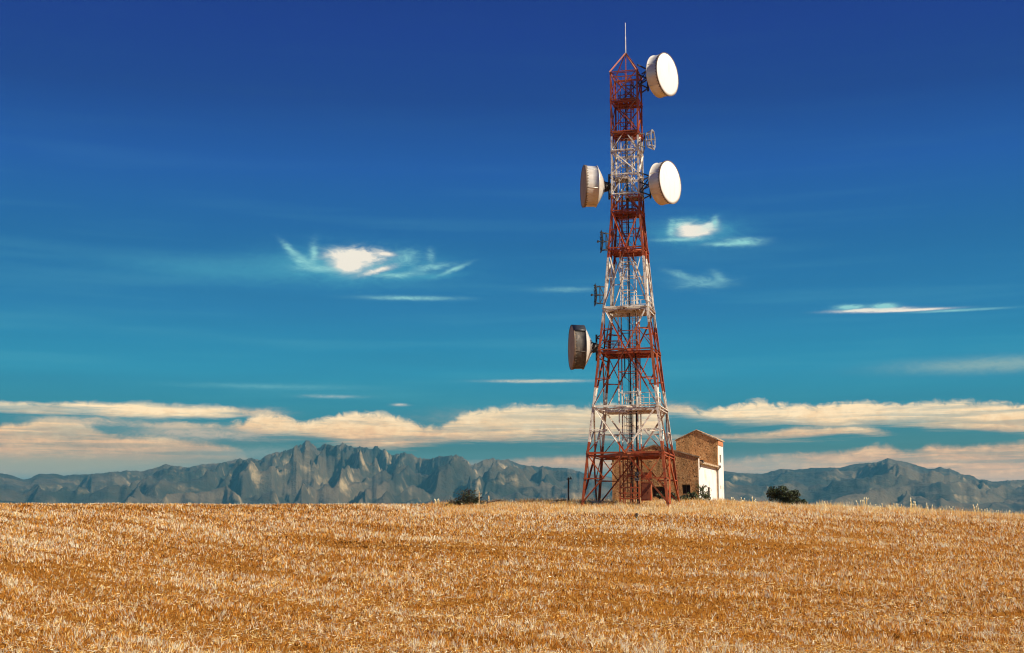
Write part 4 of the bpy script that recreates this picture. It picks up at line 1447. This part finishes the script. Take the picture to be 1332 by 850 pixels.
def bush(pxc, Yc, wpx, hpx, label, name, mm, nleaf, nlobe, seed, leafs=.07, group=None, asym=None, sink=0.05, cat='bush', twigs=14, spiky=0):
    r = random.Random(seed)
    x = (pxc - 666) / 1720 * Yc; zb = gzf(x, Yc) - sink
    wm, hm = wpx / 1720 * Yc, hpx / 1720 * Yc
    root = empty(name, (x, Yc, zb)); tag(root, label, cat, group)
    lobes = []
    for i in range(nlobe):
        t = (i + .5) / nlobe * 2 - 1 + r.gauss(0, .06)
        env_ = (asym(t) if asym else math.sqrt(max(.05, 1 - t * t)))
        for q in range(2):
            rad = hm * r.uniform(.16, .27) * (.5 + .5 * env_)
            lobes.append((x + t * wm / 2 * .88, Yc + r.gauss(0, wm * .16), zb + r.uniform(.3, 1) * max(.05, hm * env_ - rad * 1.0), rad))
    pts = []
    while len(pts) < nleaf:
        lx_, ly_, lz_, rad = r.choice(lobes)
        v = Vector((r.gauss(0, 1), r.gauss(0, 1), r.gauss(0, 1))).normalized() * rad * (r.random() ** .4) * (1 + (spiky * r.random() if spiky else .12 * r.random()))
        pts.append((lx_ + v.x * 1.15, ly_ + v.y, max(zb + .02, lz_ + v.z)))
    mb = MB()
    for i in range(twigs):
        l_ = r.choice(lobes)
        e_ = Vector(l_[:3]); s_ = Vector((x + r.gauss(0, wm * .08), Yc + r.gauss(0, .1), zb))
        mid_ = s_.lerp(e_, .5) + Vector((r.gauss(0, .1), r.gauss(0, .1), .1))
        mb.tube(s_, mid_, .035, 5); mb.tube(mid_, e_ + (e_ - mid_) * (.35 + spiky), .018, 4)
        for k in range(3):
            b2 = mid_.lerp(e_, r.random()); mb.tube(b2, b2 + Vector((r.gauss(0, .22), r.gauss(0, .2), r.uniform(.0, .3))) * (1 + spiky), .011, 4)
    mb.build('stem', twig_m, root)
    leaves('foliage', pts, leafs, mm, root, seed)
    return root


bush(1026, 101, 50, 29, 'rounded dark green bush on the crest right of the building', 'bush', leaf_dark, 5200, 7, 3,
     asym=lambda t: 1.0 if t < -.1 else max(.15, 1.0 - .75 * (t + .1) ** 1.1) if t > -.75 else .8)
bush(607, 98.5, 54, 29, 'scraggy half dry thorn bush with bare twigs on the left crest', 'thorn_bush', leaf_dark, 2300, 6, 9, .055, twigs=46, spiky=.9,
     asym=lambda t: max(.25, 1 - abs(t) * 1.1))
bush(884, 106, 66, 21, 'low dark green shrub under the brown gable window', 'low_shrub', leaf_dark, 2600, 8, 14, .08, asym=lambda t: .8)
bush(921, 113.0, 30, 17, 'low green shrub at the foot of the white side wall', 'low_shrub', leaf_dark, 1300, 5, 15, .08, asym=lambda t: .7 + .3 * math.cos(t * 5))


def sapling(pxc, Yc, hpx, label, seed, nl=500):
    r = random.Random(seed)
    x = (pxc - 666) / 1720 * Yc; zb = gzf(x, Yc) - .1; hm = hpx / 1720 * Yc
    root = empty('young_tree', (x, Yc, zb)); tag(root, label, 'tree')
    mb = MB(); pts = []
    top = Vector((x + .1, Yc, zb + hm)); base_ = Vector((x, Yc, zb))
    k1 = base_.lerp(top, .5) + Vector((-.06, 0, 0))
    mb.tube(base_, k1, .05, 6); mb.tube(k1, top, .03, 6)
    mb.build('trunk', twig_m, root)
    mb = MB()
    for i in range(13):
        s_ = base_.lerp(top, r.uniform(.35, .95)); a_ = r.uniform(0, 6.28)
        e_ = s_ + Vector((math.cos(a_) * .55, math.sin(a_) * .5, r.uniform(.0, .4))) * r.uniform(.6, 1.5) * (1.2 - (s_.z - zb) / hm * .5)
        mb.tube(s_, e_, .016, 4)
        for q in range(nl // 13):
            w_ = s_.lerp(e_, r.uniform(.25, 1.1)); pts.append((w_.x + r.gauss(0, .10), w_.y + r.gauss(0, .1), w_.z + r.gauss(0, .08)))
    br = mb.build('branch', twig_m, root)
    leaves('crown', pts, .06, leaf_mid, root, seed)


sapling(914, 110.8, 26, 'slender young green tree in front of the white side wall', 21)
sapling(905, 109.5, 14, 'small leafy sapling by the brown gable corner', 22, 300)

# ------------------------------------------------------------------ poles and stakes
wood_d = simple('weathered_wood', [(.05, .04, .03), (.14, .11, .08)], 4, .9, stretch=(3, 3, .4))
wood_p = simple('pale_wood', [(.40, .28, .14), (.65, .5, .3)], 4, .9, stretch=(3, 3, .4))
def at_ground(px, Yc): x_ = (px - 666) / 1720 * Yc; return Vector((x_, Yc, gzf(x_, Yc)))
q = at_ground(739.5, 101); hh = 34 / 1720 * 101
root = empty('wooden_pole', q); tag(root, 'thin dark wooden pole left of the tower', 'pole')
mb = MB(); mb.tube(q - EZ * .1, q + EZ * hh + EX * .03, .065, 9); mb.build('post', wood_d, root)
mb = MB(); mb.bar(q + EZ * (hh - .12) - EX * .12, q + EZ * (hh - .10) + EX * .28, .07); mb.tube(q + EZ * (hh - .1) + EX * .2, q + EZ * (hh + .06) + EX * .2, .04, 6)
mb.build('crossarm', dark_steel, root)
q = at_ground(828.5, 84); mb = MB()
hgt = .48
mb.lathe(q - EZ * .1, EZ + Vector((.001, 0, 0)), [(0, .01), (0, .10), (hgt * .9, .095), (hgt, .085), (hgt + .01, .01)], 10)
o = mb.build('stump_post', wood_d); tag(o, 'short dark wooden post in the stubble in front of the tower', 'post')
for px, hpx, lean, lab in ((623, 17, .02, 'taller pale wooden stake beside the thorn bush'), (636.5, 12, -.05, 'shorter pale wooden stake right of the thorn bush')):
    q = at_ground(px, 98.5); hh = hpx / 1720 * 98.5
    mb = MB(); mb.prism(q - EZ * .1, q + EZ * hh + EX * lean, [(-.045, -.03), (.04, -.045), (.05, .04), (-.03, .045)])
    mb.add([q + EZ * hh + EX * lean + Vector(v) for v in ((-.04, -.03, 0), (.04, -.03, 0), (.04, .04, 0), (-.04, .04, 0), (0, 0, .09))], [(0, 1, 4), (1, 2, 4), (2, 3, 4), (3, 0, 4)])
    o = mb.build('fence_stake', wood_p); tag(o, lab, 'stake', 'old fence stakes on the crest')

# weathered branches lying in the grass
for (xa, ya_, xb, yb_, lab) in ((634, 655.5, 655, 651.5, 'dead branch lying in dry grass right of the two stakes'), (715, 657, 737, 650.5, 'dead branch leaning in dry grass at the foot of the thin pole')):
    p0, p1 = unp(xa, ya_ - 2, 96.5), unp(xb, yb_, 97.5)
    mb = MB(); md = p0.lerp(p1, .55) + EZ * .08
    mb.tube(p0, md, .07, 7); mb.tube(md, p1, .045, 7); mb.tube(md, md + Vector((.35, .1, .05)), .03, 5); mb.tube(p0.lerp(md, .5), p0.lerp(md, .5) + Vector((.25, -.1, -.02)), .03, 5)
    o = mb.build('dead_branch', wood_d); tag(o, lab, 'branch')
